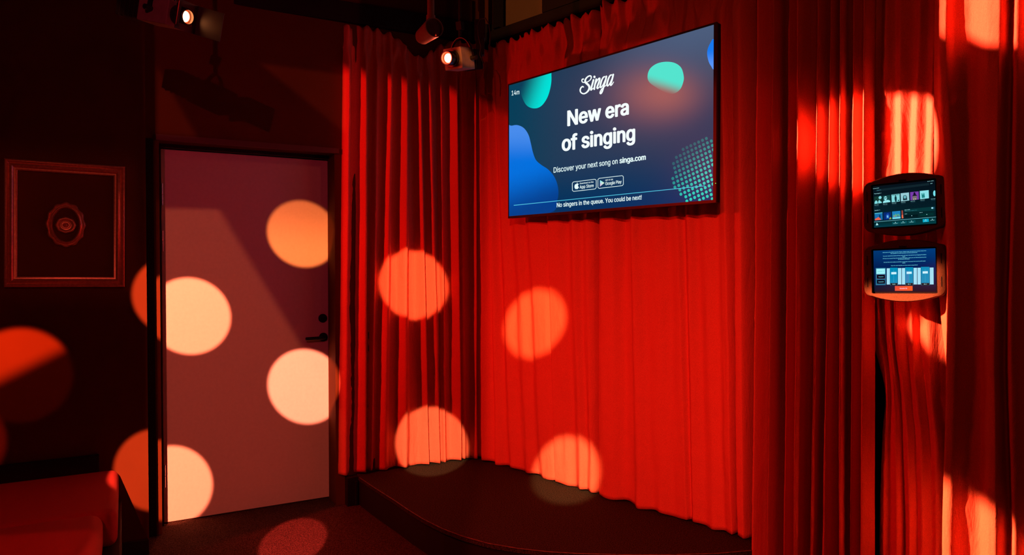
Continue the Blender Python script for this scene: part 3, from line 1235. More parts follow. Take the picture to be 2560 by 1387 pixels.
NX, NY = 128, 72
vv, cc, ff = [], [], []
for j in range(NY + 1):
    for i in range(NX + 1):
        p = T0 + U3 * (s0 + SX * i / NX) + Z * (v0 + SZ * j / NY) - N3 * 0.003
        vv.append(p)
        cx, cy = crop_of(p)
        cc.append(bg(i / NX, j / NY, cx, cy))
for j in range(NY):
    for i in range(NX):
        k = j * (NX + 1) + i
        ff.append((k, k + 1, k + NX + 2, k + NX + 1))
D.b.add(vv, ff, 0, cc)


def grad_shape(pts, cen, colfn, layer=1, rings=10):
    """shape filled in rings from its centre so that colour can vary over it"""
    n = len(pts)
    vv, cols, ff = [], [], []
    for r in range(rings + 1):
        t = r / rings
        for (x, y) in pts:
            X, Y = cen[0] + (x - cen[0]) * t, cen[1] + (y - cen[1]) * t
            vv.append(tv3(X, Y, layer))
            cols.append(colfn(X, Y))
    for r in range(rings):
        for i in range(n):
            j = (i + 1) % n
            ff.append((r * n + i, r * n + j, (r + 1) * n + j, (r + 1) * n + i))
    D.b.add(vv, ff, 0, cols)


def spline(pts, per=6, closed=True):
    out = []
    n = len(pts)
    for i in range(n if closed else n - 1):
        p0, p1, p2, p3 = pts[(i - 1) % n], pts[i], pts[(i + 1) % n], pts[(i + 2) % n]
        for k in range(per):
            t = k / per
            out.append(tuple(0.5 * ((2 * p1[a]) + (-p0[a] + p2[a]) * t + (2 * p0[a] - 5 * p1[a] + 4 * p2[a] - p3[a]) * t * t + (-p0[a] + 3 * p1[a] - 3 * p2[a] + p3[a]) * t ** 3) for a in (0, 1)))
    return out


def bgc(x, y):
    p = tv3(x, y, 0)
    return bg((p - T0 - U3 * s0).dot(U3) / SX, (p.z - z_b - v0) / SZ, x, y)


# turquoise round shape, top left
grad_shape(spline([(343, 400), (338, 470), (315, 545), (275, 600), (228, 616), (180, 598), (150, 548), (136, 490), (138, 440), (150, 380), (240, 330), (330, 340)]), (240, 470),
           lambda x, y: lerp(bgc(x, y), srgb(0, 226, 216), ss(130, 330, x + (y - 480) * 0.35)))
# blue shape at the left edge
grad_shape(spline([(25, 752), (80, 731), (120, 728), (160, 748), (190, 792), (206, 850), (220, 910), (240, 960), (275, 992), (320, 1022), (358, 1065), (382, 1120), (390, 1180),
                   (380, 1240), (360, 1300), (240, 1330), (120, 1345), (25, 1345), (10, 1040)]), (140, 1120),
           lambda x, y: lerp(lerp(srgb(72, 140, 236), srgb(0, 112, 222), ss(760, 980, y)), srgb(0, 62, 140), ss(980, 1300, y + (x - 200) * 0.35)))
# turquoise oval under the warm glow
grad_shape(spline([(1225, 400), (1222, 440), (1200, 490), (1155, 518), (1100, 508), (1040, 475), (995, 440), (984, 400), (1000, 352), (1045, 318), (1105, 305), (1165, 313), (1208, 345)]), (1105, 412),
           lambda x, y: lerp(srgb(84, 228, 206), bgc(x, y), ss(410, 520, y - (x - 1105) * 0.30)))
# blue shape cut by the right edge
grad_shape(spline([(1425, 155), (1400, 185), (1384, 225), (1382, 262), (1392, 305), (1408, 335), (1426, 352), (1440, 250)]), (1412, 250),
           lambda x, y: lerp(srgb(24, 120, 236), srgb(90, 150, 250), ss(220, 340, y)))
# halftone dots, bottom right
for i in range(-14, 15):
    for j in range(-14, 15):
        X = 808 + 18.2 * i + 67.3 * j
        Y = 484 + 75.8 * i - 31.5 * j
        if math.hypot(X - 765, Y - 785) > 628 or X > 862 or X < 150:
            continue
        x, y = (1660 + X / 6.936 - 1250) * 2.667, (320 + Y / 6.936 - 40) * 2.667
        edge_y = 1222 + (1425 - x) * 0.082
        if y > edge_y:
            continue
        f_ = ss(-640, 150, (X - 765) * 0.75 + (Y - 785) * 0.75)
        f_ = 0.12 + 0.88 * f_
        c = lerp(bgc(x, y), srgb(20, 208, 188), f_)
        r_ = 9.6
        D.disc(x, y, r_, r_ * 1.13, c, 1, 16)
WHITE = (0.80, 1.0, 1.0, 1)
WARMW = (0.92, 1.0, 1.0, 1)
GLOWC = srgb(0, 120, 160)
# script wordmark: strokes in their own crop (18.495 px per image px, offset 1440, 170)
cv = lambda p: ((1440 + p[0] / 18.495 - 1250) * 2.667, (170 + p[1] / 18.495 - 40) * 2.667)
KS = 2.667 / 18.495


def stroke(pts, w):
    D.ribbon([cv(p) for p in pts], [x * KS for x in w] if isinstance(w, list) else w * KS, WARMW, 3)


stroke([(345, 512), (295, 525), (275, 590), (310, 655), (390, 668), (520, 645), (640, 570), (705, 470), (698, 385), (640, 362), (545, 405), (460, 495), (428, 590), (450, 670), (520, 735), (595, 810),
        (622, 900), (592, 1010), (505, 1120), (390, 1185), (290, 1172), (215, 1105), (200, 1010), (235, 915), (300, 858), (345, 875)],
       [60, 55, 50, 46, 46, 42, 42, 50, 62, 62, 62, 70, 84, 96, 100, 98, 92, 84, 72, 62, 60, 62, 66, 64, 60, 60])
stroke([(812, 550), (775, 690), (730, 850), (700, 980), (700, 1015), (745, 985), (820, 920)], [80, 80, 80, 82, 70, 46, 36])
D.disc(*cv((856, 412)), 52 * KS, 60 * KS, WARMW, 3)
stroke([(940, 515), (905, 660), (870, 810), (848, 980)], 76)
stroke([(885, 800), (940, 660), (1010, 540), (1075, 478), (1098, 500), (1070, 640), (1010, 800), (978, 905), (1000, 945), (1060, 900), (1120, 840)], [40, 44, 56, 70, 80, 82, 80, 78, 64, 44, 36])
stroke([(1330, 400), (1265, 435), (1195, 560), (1150, 700), (1125, 830), (1140, 900), (1200, 860), (1270, 740), (1340, 570)], [60, 64, 72, 80, 78, 66, 50, 42, 36])
stroke([(1408, 385), (1372, 560), (1310, 760), (1260, 940), (1205, 1100), (1145, 1180), (1118, 1140), (1150, 1040), (1225, 935), (1320, 860), (1410, 780)], [76, 78, 76, 74, 76, 74, 60, 50, 44, 40, 36])
stroke([(1650, 318), (1580, 350), (1510, 480), (1462, 630), (1438, 760), (1460, 825), (1520, 780), (1590, 660), (1660, 490)], [60, 64, 72, 80, 80, 68, 50, 42, 36])
stroke([(1727, 300), (1690, 460), (1640, 640), (1600, 750), (1612, 800), (1670, 760), (1742, 645)], [76, 78, 78, 78, 66, 46, 32])
D.text('14m', (78, 530), (130, 521), 31, WHITE, 0.004)
D.text('New era', (449, 733), (860, 653), 98, WARMW, 0.026)
D.text('of singing', (412, 900), (902, 826), 98, WARMW, 0.026)
D.text('Discover your next song on', (358, 1045), (785, 984), 35, WHITE, 0.008)
D.text('singa.com', (797, 982), (973, 957), 35, WHITE, 0.024)
D.text('No singers in the queue. You could be next!', (379, 1275), (945, 1222), 29, WHITE, 0.010)
D.line((92, 1262), (1366, 1132), 4.2, srgb(80, 196, 226), 2.5)


def badge(c, w=3.4):
    """rounded outline through four corners tl, tr, br, bl"""
    pts = []
    for i in range(4):
        p, a, z_ = c[i], c[(i - 1) % 4], c[(i + 1) % 4]
        for q_ in (a, z_):
            L = math.hypot(q_[0] - p[0], q_[1] - p[1])
            pts.append((p[0] + (q_[0] - p[0]) * 8 / L, p[1] + (q_[1] - p[1]) * 8 / L))
    for i in range(8):
        D.line(pts[i], pts[(i + 1) % 8], w, WHITE, 2.5)


badge([(482, 1107), (642, 1087), (642, 1152), (483, 1170)])
badge([(653, 1083), (823, 1063), (823, 1130), (653, 1150)])
D.text('Download on the', (533, 1121), (624, 1110), 9.5, WHITE, 0.010)
D.text('App Store', (532, 1151), (625, 1139), 21, WHITE, 0.008)
D.text('GET IT ON', (703, 1100), (753, 1094), 9.5, WHITE, 0.010)
D.text('Google Play', (703, 1128), (811, 1114), 21, WHITE, 0.008)
# fruit mark with a bite and a leaf
app = [(511, 1120), (518, 1117), (525, 1120), (521, 1127), (520, 1134), (526, 1141), (521, 1150), (514, 1154), (510, 1152), (505, 1154), (500, 1149), (497, 1139), (499, 1127), (504, 1121)]
D.fan((510, 1137), spline(app, 3), WHITE, WHITE, 2.6)
D.poly([(511, 1118), (513, 1112), (518, 1109), (516, 1115)], WHITE, 2.6)
D.poly([(667, 1094), (697, 1112), (667, 1137)], [srgb(120, 240, 250), srgb(210, 250, 200), srgb(230, 170, 230)], 2.6)
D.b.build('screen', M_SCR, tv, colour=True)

# ------------------------------------------------------------------ tablets in their wall cases
TBW, TBH = 0.210, 0.1575


def homog(src):
    """image of the unit square (0,0 top-left) <- src corners tl, tr, br, bl: returns function src -> (u, v)"""
    dst = [(0, 0), (1, 0), (1, 1), (0, 1)]
    A, B = [], []
    for (x, y), (u_, v_) in zip(src, dst):
        A.append([x, y, 1, 0, 0, 0, -u_ * x, -u_ * y])
        B.append(u_)
        A.append([0, 0, 0, x, y, 1, -v_ * x, -v_ * y])
        B.append(v_)
    h = np.linalg.solve(np.array(A), np.array(B))

    def f(x, y):
        w_ = h[6] * x + h[7] * y + 1
        return (h[0] * x + h[1] * y + h[2]) / w_, (h[3] * x + h[4] * y + h[5]) / w_
    return f


def tablet(cpx, cpy, depth, roll_deg, src, draw, label):
    C0 = CAM + ray(cpx, cpy) * depth
    r_ = math.radians(roll_deg)
    u = U2 * math.cos(r_) + Z * math.sin(r_)
    v = -U2 * math.sin(r_) + Z * math.cos(r_)
    n = N2
    root = empty('wall_tablet', C0 - n * 0.02)
    tag(root, label, 'tablet', 'tablets mounted one above the other')
    # case outline with bulging top and bottom
    mx, my, bulge, rc_ = 0.034, 0.017, 0.020, 0.028
    hw, hh = TBW / 2 + mx, TBH / 2 + my
    out = []

    def corner(sx, sy):
        pts = []
        for k in range(7):
            a = math.pi / 2 * k / 6
            pts.append((sx * (hw - rc_ + rc_ * math.cos(a)), sy * (hh - rc_ + rc_ * math.sin(a))))
        return pts
    out += corner(1, 1)
    for k in range(1, 16):
        x = (hw - rc_) * (1 - 2 * k / 16)
        out.append((x, hh + bulge * (1 - (x / (hw - rc_)) ** 2)))
    out += corner(-1, 1)[::-1]
    out += corner(-1, -1)
    for k in range(1, 16):
        x = -(hw - rc_) * (1 - 2 * k / 16)
        out.append((x, -hh - bulge * (1 - (x / (hw - rc_)) ** 2)))
    out += corner(1, -1)[::-1]
    pt = lambda x, y, z: C0 + u * x + v * y + n * z
    iw, ih = TBW / 2 + 0.006, TBH / 2 + 0.006
    N_ = len(out)

    def inner(x, y):              # project outline point to the window rectangle
        k = max(abs(x) / iw, abs(y) / ih)
        return x / k, y / k
    loops = [([(x, y) for x, y in out], -0.030), (out, 0.004), ([(x * 0.975, y * 0.975) for x, y in out], 0.009),
             ([inner(x, y) for x, y in out], 0.009), ([inner(x, y) for x, y in out], 0.0)]
    vv, ff = [], []
    for L, z in loops:
        vv += [pt(x, y, z) for x, y in L]
    for a in range(len(loops) - 1):
        for i in range(N_):
            j = (i + 1) % N_
            ff.append((a * N_ + i, a * N_ + j, (a + 1) * N_ + j, (a + 1) * N_ + i))
    ff.append(tuple(range(N_)))
    b = MB()
    b.add(vv, ff)
    case = b.build('case', M_CASE, root, smooth=True, angle=35)
    for sx in (-1, 1):
        for sy in (-1, 1):
            b = MB()
            b.cbox(pt(sx * (hw - 0.014), sy * 0.042, 0.0092), u * 0.003, v * 0.036, n * 0.001)
            b.build('slot', M_BLACK, case)
    b = MB()
    b.cbox(pt(0.0, ih + 0.004, 0.0092), u * 0.026, v * 0.006, n * 0.001)
    b.build('camera_notch', M_BLACK, case)
    b = MB()
    b.box(pt(-iw, -ih, -0.006), u * 2 * iw, v * 2 * ih, n * 0.006)
    b.build('glass_border', mat('tablet_glass', (0.008, 0.008, 0.010), 0.25), root)
    b = MB()
    wp = pt(0, 0, -0.03)
    b.cbox(wp - n * 0.035, u * 0.12, v * 0.06, n * 0.075)
    b.build('wall_mount', M_METAL, root)
    hf = homog(src)

    def to3(x, y, layer):
        U_, V_ = hf(x, y)
        U_, V_ = min(max(U_, 0.0), 1.0), min(max(V_, 0.0), 1.0)
        return pt((U_ - 0.5) * TBW, (0.5 - V_) * TBH, 0.0008 + 0.00012 * layer)
    d = Draw(to3)
    draw(d, src)
    d.b.build('display', M_SCR, root, colour=True)
    return root


def draw_songs(d, src):       # crop 8.158 px per image px, offset 2160, 430
    d.poly(src, [srgb(6, 20, 28), srgb(4, 14, 24), srgb(2, 34, 44), srgb(2, 40, 52)], 0)
    dim, br = srgb(70, 150, 165), srgb(170, 235, 240)
    d.text('9:41 Sun 18 Dec', (246, 320), (356, 304), 13, br, 0.01)
    d.text('Wi-Fi  100%', (1212, 193), (1322, 180), 13, br, 0.01)
    d.poly([(300, 330), (1240, 215), (1245, 262), (300, 372)], srgb(16, 36, 44), 1)
    d.text('Search', (315, 355), (388, 345), 14, dim, 0.005, 2)
    d.text('Edit', (1265, 236), (1300, 231), 14, br, 0.005, 2)
    d.text('Top singers >', (264, 425), (396, 410), 15, br, 0.01, 2)
    d.text('Styles >', (268, 768), (366, 752), 15, br, 0.01, 2)
    cov = [((265, 478), (400, 458), (402, 608), (266, 628)), ((417, 462), (554, 443), (556, 590), (419, 612)), ((574, 440), (720, 422), (722, 578), (578, 596)),
           ((738, 415), (886, 400), (890, 562), (742, 580)), ((906, 396), (1057, 382), (1060, 543), (910, 558)), ((1076, 375), (1232, 360), (1234, 522), (1080, 540)),
           ((1262, 372), (1350, 360), (1350, 512), (1266, 520))]
    bases = [srgb(20, 60, 50), srgb(20, 70, 70), srgb(130, 215, 220), srgb(150, 205, 215), srgb(120, 60, 170), srgb(140, 225, 232), srgb(4, 24, 30)]
    fig = [srgb(130, 220, 225), srgb(150, 235, 240), srgb(10, 50, 60), srgb(20, 50, 60), srgb(20, 16, 40), srgb(30, 130, 130), srgb(120, 225, 235)]
    names = ['Duo mixes', 'Solo hits', 'New pop', 'Ballad hits', 'Night songs', 'Classics', 'Rock songs']

    def q(c, a, b_):
        x = c[0][0] * (1 - a) * (1 - b_) + c[1][0] * a * (1 - b_) + c[2][0] * a * b_ + c[3][0] * (1 - a) * b_
        y = c[0][1] * (1 - a) * (1 - b_) + c[1][1] * a * (1 - b_) + c[2][1] * a * b_ + c[3][1] * (1 - a) * b_
        return (x, y)
    for i, c in enumerate(cov):
        d.poly(list(c), bases[i], 1)
        m_ = fig[i]
        sh = lambda pts, col, lay=2: d.poly([q(c, a, b_) for a, b_ in pts], col, lay)
        circ = lambda cx, cy, rx, ry, col, lay=3: sh([(cx + rx * math.cos(2 * math.pi * k / 18), cy + ry * math.sin(2 * math.pi * k / 18)) for k in range(18)], col, lay)
        if i == 0:
            circ(0.78, 0.22, 0.20, 0.20, m_)
            sh([(0.02, 0.98), (0.05, 0.7), (0.25, 0.5), (0.42, 0.72), (0.45, 0.98)], m_)
            sh([(0.5, 0.98), (0.52, 0.7), (0.68, 0.5), (0.8, 0.7), (0.98, 0.85), (0.98, 0.98)], m_)
            circ(0.27, 0.42, 0.09, 0.12, srgb(20, 40, 40), 4)
        elif i == 1:
            circ(0.36, 0.36, 0.20, 0.26, m_)
            sh([(0.18, 0.28), (0.54, 0.28), (0.52, 0.38), (0.2, 0.38)], srgb(10, 40, 45), 4)
            sh([(0.0, 0.98), (0.06, 0.75), (0.3, 0.64), (0.7, 0.64), (0.96, 0.8), (0.98, 0.98)], m_)
        elif i == 2:
            circ(0.5, 0.2, 0.06, 0.08, m_)
            sh([(0.40, 0.28), (0.60, 0.28), (0.64, 0.6), (0.60, 0.98), (0.44, 0.98), (0.36, 0.6)], m_)
            sh([(0.08, 0.06), (0.92, 0.06), (0.92, 0.12), (0.08, 0.12)], m_)
            circ(0.84, 0.86, 0.09, 0.08, m_)
        elif i == 3:
            sh([(0.25, 0.9), (0.27, 0.45), (0.38, 0.28), (0.6, 0.28), (0.72, 0.45), (0.76, 0.9)], m_)
            circ(0.5, 0.52, 0.15, 0.20, srgb(110, 185, 195), 4)
        elif i == 4:
            sh([(0.2, 0.52), (0.36, 0.36), (0.42, 0.06), (0.58, 0.06), (0.66, 0.36), (0.84, 0.52)], m_)
            sh([(0.28, 0.52), (0.74, 0.52), (0.8, 0.98), (0.2, 0.98)], srgb(120, 110, 110), 3)
            circ(0.4, 0.92, 0.05, 0.06, srgb(230, 230, 180), 5)
            circ(0.6, 0.92, 0.05, 0.06, srgb(230, 230, 180), 5)
        elif i == 5:
            sh([(0.18, 0.30), (0.50, 0.30), (0.56, 0.86), (0.2, 0.88)], m_)
            circ(0.34, 0.38, 0.1, 0.1, srgb(100, 200, 200), 4)
        else:
            circ(0.8, 0.42, 0.28, 0.38, m_)
        x, y = c[3]
        wd_ = 80 if i < 6 else 78
        d.text(names[i], (x + 4, y + 26), (x + wd_, y + 26 - wd_ * 0.1), 11, br, 0.006, 2)
        d.line((x + 6, y + 48), (x + wd_ * 1.0, y + 48 - wd_ * 0.1), 5, srgb(40, 80, 95), 2)
    cv2 = [((268, 812), (408, 796), (410, 946), (272, 962)), ((426, 800), (564, 786), (568, 938), (430, 950)), ((582, 782), (728, 768), (730, 924), (586, 938))]
    b2 = [srgb(24, 110, 170), srgb(6, 40, 110), srgb(30, 130, 190)]
    for i, c in enumerate(cv2):
        d.poly(list(c), b2[i], 1)
        sh = lambda pts, col, lay=2: d.poly([q(c, a, b_) for a, b_ in pts], col, lay)
        if i == 0:
            sh([(0, 0.98), (0, 0.80), (0.3, 0.66), (0.5, 0.58), (0.78, 0.9), (0.8, 0.98)], srgb(236, 96, 70))
            sh([(0.56, 0.3), (0.72, 0.3), (0.78, 0.7), (0.56, 0.66)], srgb(10, 50, 90))
            sh([(0.0, 0.0), (1, 0.0), (1, 0.1), (0, 0.1)], srgb(80, 190, 210))
        elif i == 1:
            sh([(0.3, 0.9), (0.3, 0.4), (0.45, 0.2), (0.62, 0.15), (0.75, 0.4), (0.75, 0.9)], srgb(20, 70, 170))
            sh([(0.42, 0.75), (0.42, 0.45), (0.62, 0.42), (0.64, 0.75)], srgb(110, 190, 235), 3)
            sh([(0.68, 0.98), (0.85, 0.7), (0.98, 0.8), (0.98, 0.98)], srgb(150, 170, 60), 3)
        else:
            sh([(0.0, 0.78), (1, 0.78), (1, 0.98), (0, 0.98)], srgb(120, 220, 235))
            sh([(0.06, 0.72), (0.14, 0.42), (0.3, 0.5), (0.42, 0.3), (0.55, 0.5), (0.7, 0.34), (0.9, 0.5), (0.94, 0.72)], srgb(90, 170, 130))
            sh([(0.2, 0.7), (0.3, 0.52), (0.4, 0.7)], srgb(190, 90, 170), 3)
            sh([(0.6, 0.7), (0.68, 0.5), (0.78, 0.7)], srgb(60, 60, 170), 3)
    d.poly([(748, 762), (774, 760), (782, 918), (752, 922)], srgb(150, 70, 60), 1)
    d.poly([(750, 860), (770, 845), (782, 918), (752, 922)], srgb(236, 110, 80), 2)
    d.poly([(796, 742), (1328, 684), (1334, 906), (800, 912)], srgb(4, 36, 40), 1)
    d.poly([(798, 744), (1328, 690), (1330, 770), (800, 792)], srgb(6, 54, 58), 1.4)
    d.text('Dark mode', (804, 762), (898, 750), 14, br, 0.01, 2)
    d.text('Make room lights dim', (804, 785), (1022, 762), 10, dim, 0.004, 2)
    d.disc(1288, 718, 17, 17, srgb(160, 220, 235), 3)
    d.poly([(1280, 700), (1326, 696), (1328, 734), (1282, 738)], srgb(24, 80, 110), 2)
    d.text('Music', (806, 840), (846, 835), 12, br, 0.01, 2)
    d.text('Mic vol', (1066, 815), (1116, 809), 12, br, 0.01, 2)
    d.poly([(806, 858), (1038, 842), (1040, 892), (808, 902)], srgb(2, 24, 30), 1.8)
    d.poly([(1070, 838), (1310, 812), (1312, 862), (1072, 880)], srgb(2, 46, 46), 1.8)
    d.disc(928, 869, 7, 7, br, 3)
    d.disc(1192, 846, 7, 7, br, 3)
    d.line((246, 992), (1352, 896), 7, srgb(120, 200, 215), 2.5)
    d.poly([(250, 996), (1350, 902), (1350, 1026), (256, 1104)], [srgb(2, 40, 44), srgb(2, 48, 52), srgb(2, 62, 68), srgb(2, 58, 72)], 1.5)
    d.poly([(286, 1060), (306, 1004), (334, 1054)], br, 2.6)
    for (x, y, t_) in ((578, 992, 'My queue'), (714, 980, 'My singers'), (862, 968, 'All songs')):
        d.poly([(x, y), (x + 128, y - 12), (x + 130, y + 42), (x + 2, y + 54)], srgb(6, 76, 84), 2)
        d.text(t_, (x + 26, y + 38), (x + 98, y + 31), 12, br, 0.006, 3)
        d.disc(x + 60, y + 8, 8, 8, br, 3)
    d.poly([(1118, 940), (1222, 930), (1226, 992), (1120, 1002)], srgb(0, 168, 200), 2)
    d.text('Play', (1144, 984), (1196, 979), 13, br, 0.006, 3)
    d.disc(1172, 953, 8, 8, br, 3)
    d.text('Settings', (1252, 970), (1322, 962), 13, br, 0.006, 3)
    d.disc(1286, 942, 8, 8, br, 3)


def draw_mixer(d, src):       # crop 12.06 px per image px, offset 2185, 620
    d.poly(src, [srgb(0, 52, 112), srgb(0, 58, 122), srgb(30, 8, 28), srgb(2, 12, 32)], 0)
    tl, tr, br_, bl = src
    ym = 620
    d.poly([tl, tr, (1696, 560), (88, 600)], [srgb(0, 56, 116), srgb(0, 60, 124), srgb(0, 30, 90), srgb(0, 30, 84)], 0.5)
    d.poly([(88, 600), (1696, 560), (1700, 1080), (94, 1110)], [srgb(0, 30, 84), srgb(0, 30, 90), srgb(6, 14, 56), srgb(0, 20, 56)], 0.5)
    T = srgb(120, 226, 245)
    lines = [('Welcome to the SMAK Karaoke Player. Please keep microphones pointed away from', 316, 165, 1448, 118),
             ('the speakers to avoid feedback and bad experiences.', 524, 196, 1222, 168),
             ('You can control the volume of the music and each microphone by dragging the sliders', 322, 272, 1450, 232),
             ('below.', 832, 290, 910, 286),
             ('If there is no sound Press the Karaoke ON button, when you are finished please press', 322, 344, 1450, 306),
             ('the Karaoke Off button.', 718, 368, 1022, 356),
             ('Use the Record to easily record like a superstar! Just press the record on/off button', 344, 452, 1430, 418),
             ('below.', 832, 474, 914, 470),
             ('Have fun and sing like you have never sung before!', 536, 550, 1226, 532)]
    for t_, x0, y0, x1, y1 in lines:
        d.text(t_, (x0, y0), (x1, y1), 21, T, 0.012, 2)
    blue = srgb(0, 140, 184)
    pale = srgb(164, 226, 246)
    d.poly([(132, 606), (400, 600), (402, 1100), (140, 1106)], srgb(38, 112, 148), 1)
    d.poly([(152, 628), (380, 624), (382, 778), (154, 782)], srgb(160, 244, 250), 2)
    d.text('Juice V', (180, 722), (352, 716), 34, srgb(60, 170, 180), 0.0, 3)
    d.poly([(168, 806), (376, 806), (378, 914), (170, 914)], srgb(8, 4, 20), 2)
    d.poly([(162, 800), (384, 798), (386, 922), (164, 924)], srgb(96, 84, 120), 1.5)
    d.text('Karaoke On', (212, 874), (340, 872), 24, T, 0.01, 3)
    d.poly([(168, 950), (378, 948), (380, 1062), (170, 1064)], srgb(4, 8, 26), 2)
    d.text('Karaoke Off', (212, 1022), (344, 1020), 24, T, 0.01, 3)
    for (a, b_) in ((424, 504), (716, 804), (818, 900), (1120, 1208), (1222, 1304), (1540, 1636)):
        d.poly([(a, 616 - (a - 424) * 0.015), (b_, 616 - (b_ - 424) * 0.015), (b_ + 2, 1086), (a + 2, 1086)], pale, 1)
    for k, (a, b_, t_) in enumerate(((510, 708, 'Music'), (904, 1110, 'Mic 1'), (1312, 1532, 'Mic 2'))):
        y = 598 - k * 10
        d.poly([(a, y), (b_, y), (b_ + 2, 1044), (a + 2, 1044)], blue, 1.5)
        if k == 1:
            d.poly([(a + 20, 680), (a + 100, 700), (a + 90, 1020), (a + 20, 1040)], srgb(58, 134, 186), 1.8)
        cx = (a + b_) / 2
        d.line((cx, y + 60), (cx, 1020), 6, srgb(60, 176, 206), 2)
        d.poly([(cx - 66, y + 130), (cx + 66, y + 126), (cx + 68, y + 190), (cx - 66, y + 194)], srgb(206, 244, 255), 3)
        d.poly([(a + 4, 1044), (b_ - 4, 1044), (b_ + 6, 1110), (a + 10, 1112)], srgb(40, 96, 110), 1.2)
        d.poly([(a + 24, 1048), (b_ - 16, 1046), (b_ - 14, 1106), (a + 26, 1108)], srgb(6, 4, 14), 2)
        d.text(t_, (cx - 36, 1090), (cx + 46, 1088), 24, srgb(190, 244, 240), 0.01, 3)
    d.poly([(636, 1130), (1094, 1130), (1096, 1268), (638, 1270)], [srgb(232, 76, 56), srgb(255, 96, 40), srgb(255, 92, 36), srgb(236, 80, 56)], 1)
    d.text('Karaoke On', (764, 1216), (956, 1214), 34, srgb(255, 214, 236), 0.01, 2)


tabD = 2.62
tdep = (CAM + ray(2258, 560) * tabD - PR).dot(N2)
print('tablet offset from right curtain line', tdep)
tablet(2259.5, 511, tabD, 2.0, [(246, 268), (1345, 158), (1352, 1026), (256, 1106)], draw_songs,
       'upper wall tablet in a speckled case, showing rows of song covers')
tablet(2260, 676.5, tabD, 1.6, [(72, 100), (1685, 40), (1705, 1300), (100, 1300)], draw_mixer,
       'lower wall tablet in a speckled case, showing volume sliders on blue')

# ------------------------------------------------------------------ bench in the corner at the left
bench = empty('bench_seat', P0 + U1 * (sF - 0.6) + N1 * (OFF_F + 0.5))
tag(bench, 'dark red upholstered bench seat along the black wall', 'bench')
SH = 0.455
cor = hit_z(296, 1184, SH)                 # rear right corner of the seat
cs = (cor - P0).dot(U1)
cn = (cor - P0).dot(N1)
print('bench corner gap to wall', cn - OFF_F)


def cushion(name, s_a, s_b, n_a, n_b, z_a, z_b, r, taper=0.0):
    """rounded upholstered block"""
    bm = bmesh.new()
    c = [P0 + U1 * s + N1 * n_ + Z * z for z in (z_a, z_b) for (s, n_) in ((s_a, n_a), (s_b, n_a), (s_b, n_b), (s_a, n_b))]
    vs_ = [bm.verts.new(p) for p in c]
    for f in ((0, 1, 2, 3), (4, 5, 6, 7), (0, 1, 5, 4), (1, 2, 6, 5), (2, 3, 7, 6), (3, 0, 4, 7)):
        bm.faces.new([vs_[i] for i in f])
    bmesh.ops.recalc_face_normals(bm, faces=bm.faces)
    bmesh.ops.bevel(bm, geom=list(bm.edges) + list(bm.verts), offset=r, segments=6, affect='EDGES', profile=0.5)
    b = MB()
    bm.verts.index_update()
    b.add([v.co.copy() for v in bm.verts], [tuple(v.index for v in f.verts) for f in bm.faces])
    bm.free()
    return b.build(name, M_SEAT, bench, smooth='all')


seam = hit_z(240, 1281, SH)
sn = (seam - P0).dot(N1)
cushion('seat_cushion', cs - 2.2, cs, OFF_F + 0.02, sn - 0.003, 0.30, SH, 0.035)
cushion('seat_cushion', cs - 2.2, cs - 0.05, sn + 0.003, sn + 0.95, 0.30, SH + 0.004, 0.045)
b = MB()
b.box(P0 + U1 * (cs - 2.18) + N1 * (OFF_F + 0.02) + Z * 0.06, U1 * (2.18 + 0.012), N1 * (sn - OFF_F + 0.85), Z * 0.235)
b.build('seat_base', M_BLACK, bench, bevel=0.006)
for nn in (OFF_F + 0.08, sn + 0.75):
    for sfoot in (cs - 0.07, cs - 2.1):
        b = MB()
        b.box(P0 + U1 * sfoot + N1 * nn, U1 * 0.05, N1 * 0.05, Z * 0.06)
        b.build('foot', M_BLACK, bench)
# black rail on the wall above the bench
r0, r1 = fwall_pt(0, 1160), fwall_pt(248, 1136)
b = MB()
zt_ = (r0.z + r1.z) / 2
b.box(P0 + U1 * ((r1 - P0).dot(U1) - 2.4) + N1 * OFF_F + Z * (SH - 0.03), U1 * 2.4, N1 * 0.03, Z * (zt_ - SH + 0.03))
b.build('back_rail', M_BLACK, bench, bevel=0.002)

# ------------------------------------------------------------------ things under the ceiling
# dark beam along the top of the stage curtains
bz = 2.875
b = MB()
b.box(CA - U2 * 0.05 + N2 * 0.02 + Z * (bz - CA.z), U2 * 5.0, -N2 * 0.14, Z * 0.07)
struct(b.build('trim_1', M_BEAM, bevel=0.004))
b = MB()
b.box(LA_ + Z * (2.90 - LA_.z) - UL * 0.9 + NL * 0.05, UL * 2.1, -NL * 0.12, Z * 0.12)
struct(b.build('trim_2', M_BEAM, bevel=0.004))
# duct box above the television
dp0 = hit_pl(1355, 20, CA + N2 * 0.02, N2)
b = MB()
b.box(CA + U2 * (dp0 - CA).dot(U2) + N2 * 0.02 + Z * (2.947 - CA.z), U2 * 4.0, -N2 * 0.20, Z * (CEIL - 2.947))
struct(b.build('trim_3', M_BEAM))
# curtain tracks
b = MB()
b.box(LA_ + UL * 0.10 + Z * (2.842 - LA_.z) - NL * 0.04, UL * ((LB_ - LA_).length * 0.80), NL * 0.022, Z * 0.016)
o = b.build('curtain_track', mat('white_track', (0.5, 0.5, 0.55), 0.4, noise=(10, 0.05)))
tag(o, 'thin pale curtain track behind the sagging top of the curtain beside the door', 'curtain track')
b = MB()
u0, u1 = hit_pl(1232, 30, CA + N2 * 0.03, N2), hit_pl(1247, 30, CA + N2 * 0.03, N2)
b.box(Vector((u0.x, u0.y, 2.95)), U2 * (u1 - u0).dot(U2), -N2 * 0.04, Z * (CEIL - 2.95))
struct(b.build('trim_6', M_BLACK))
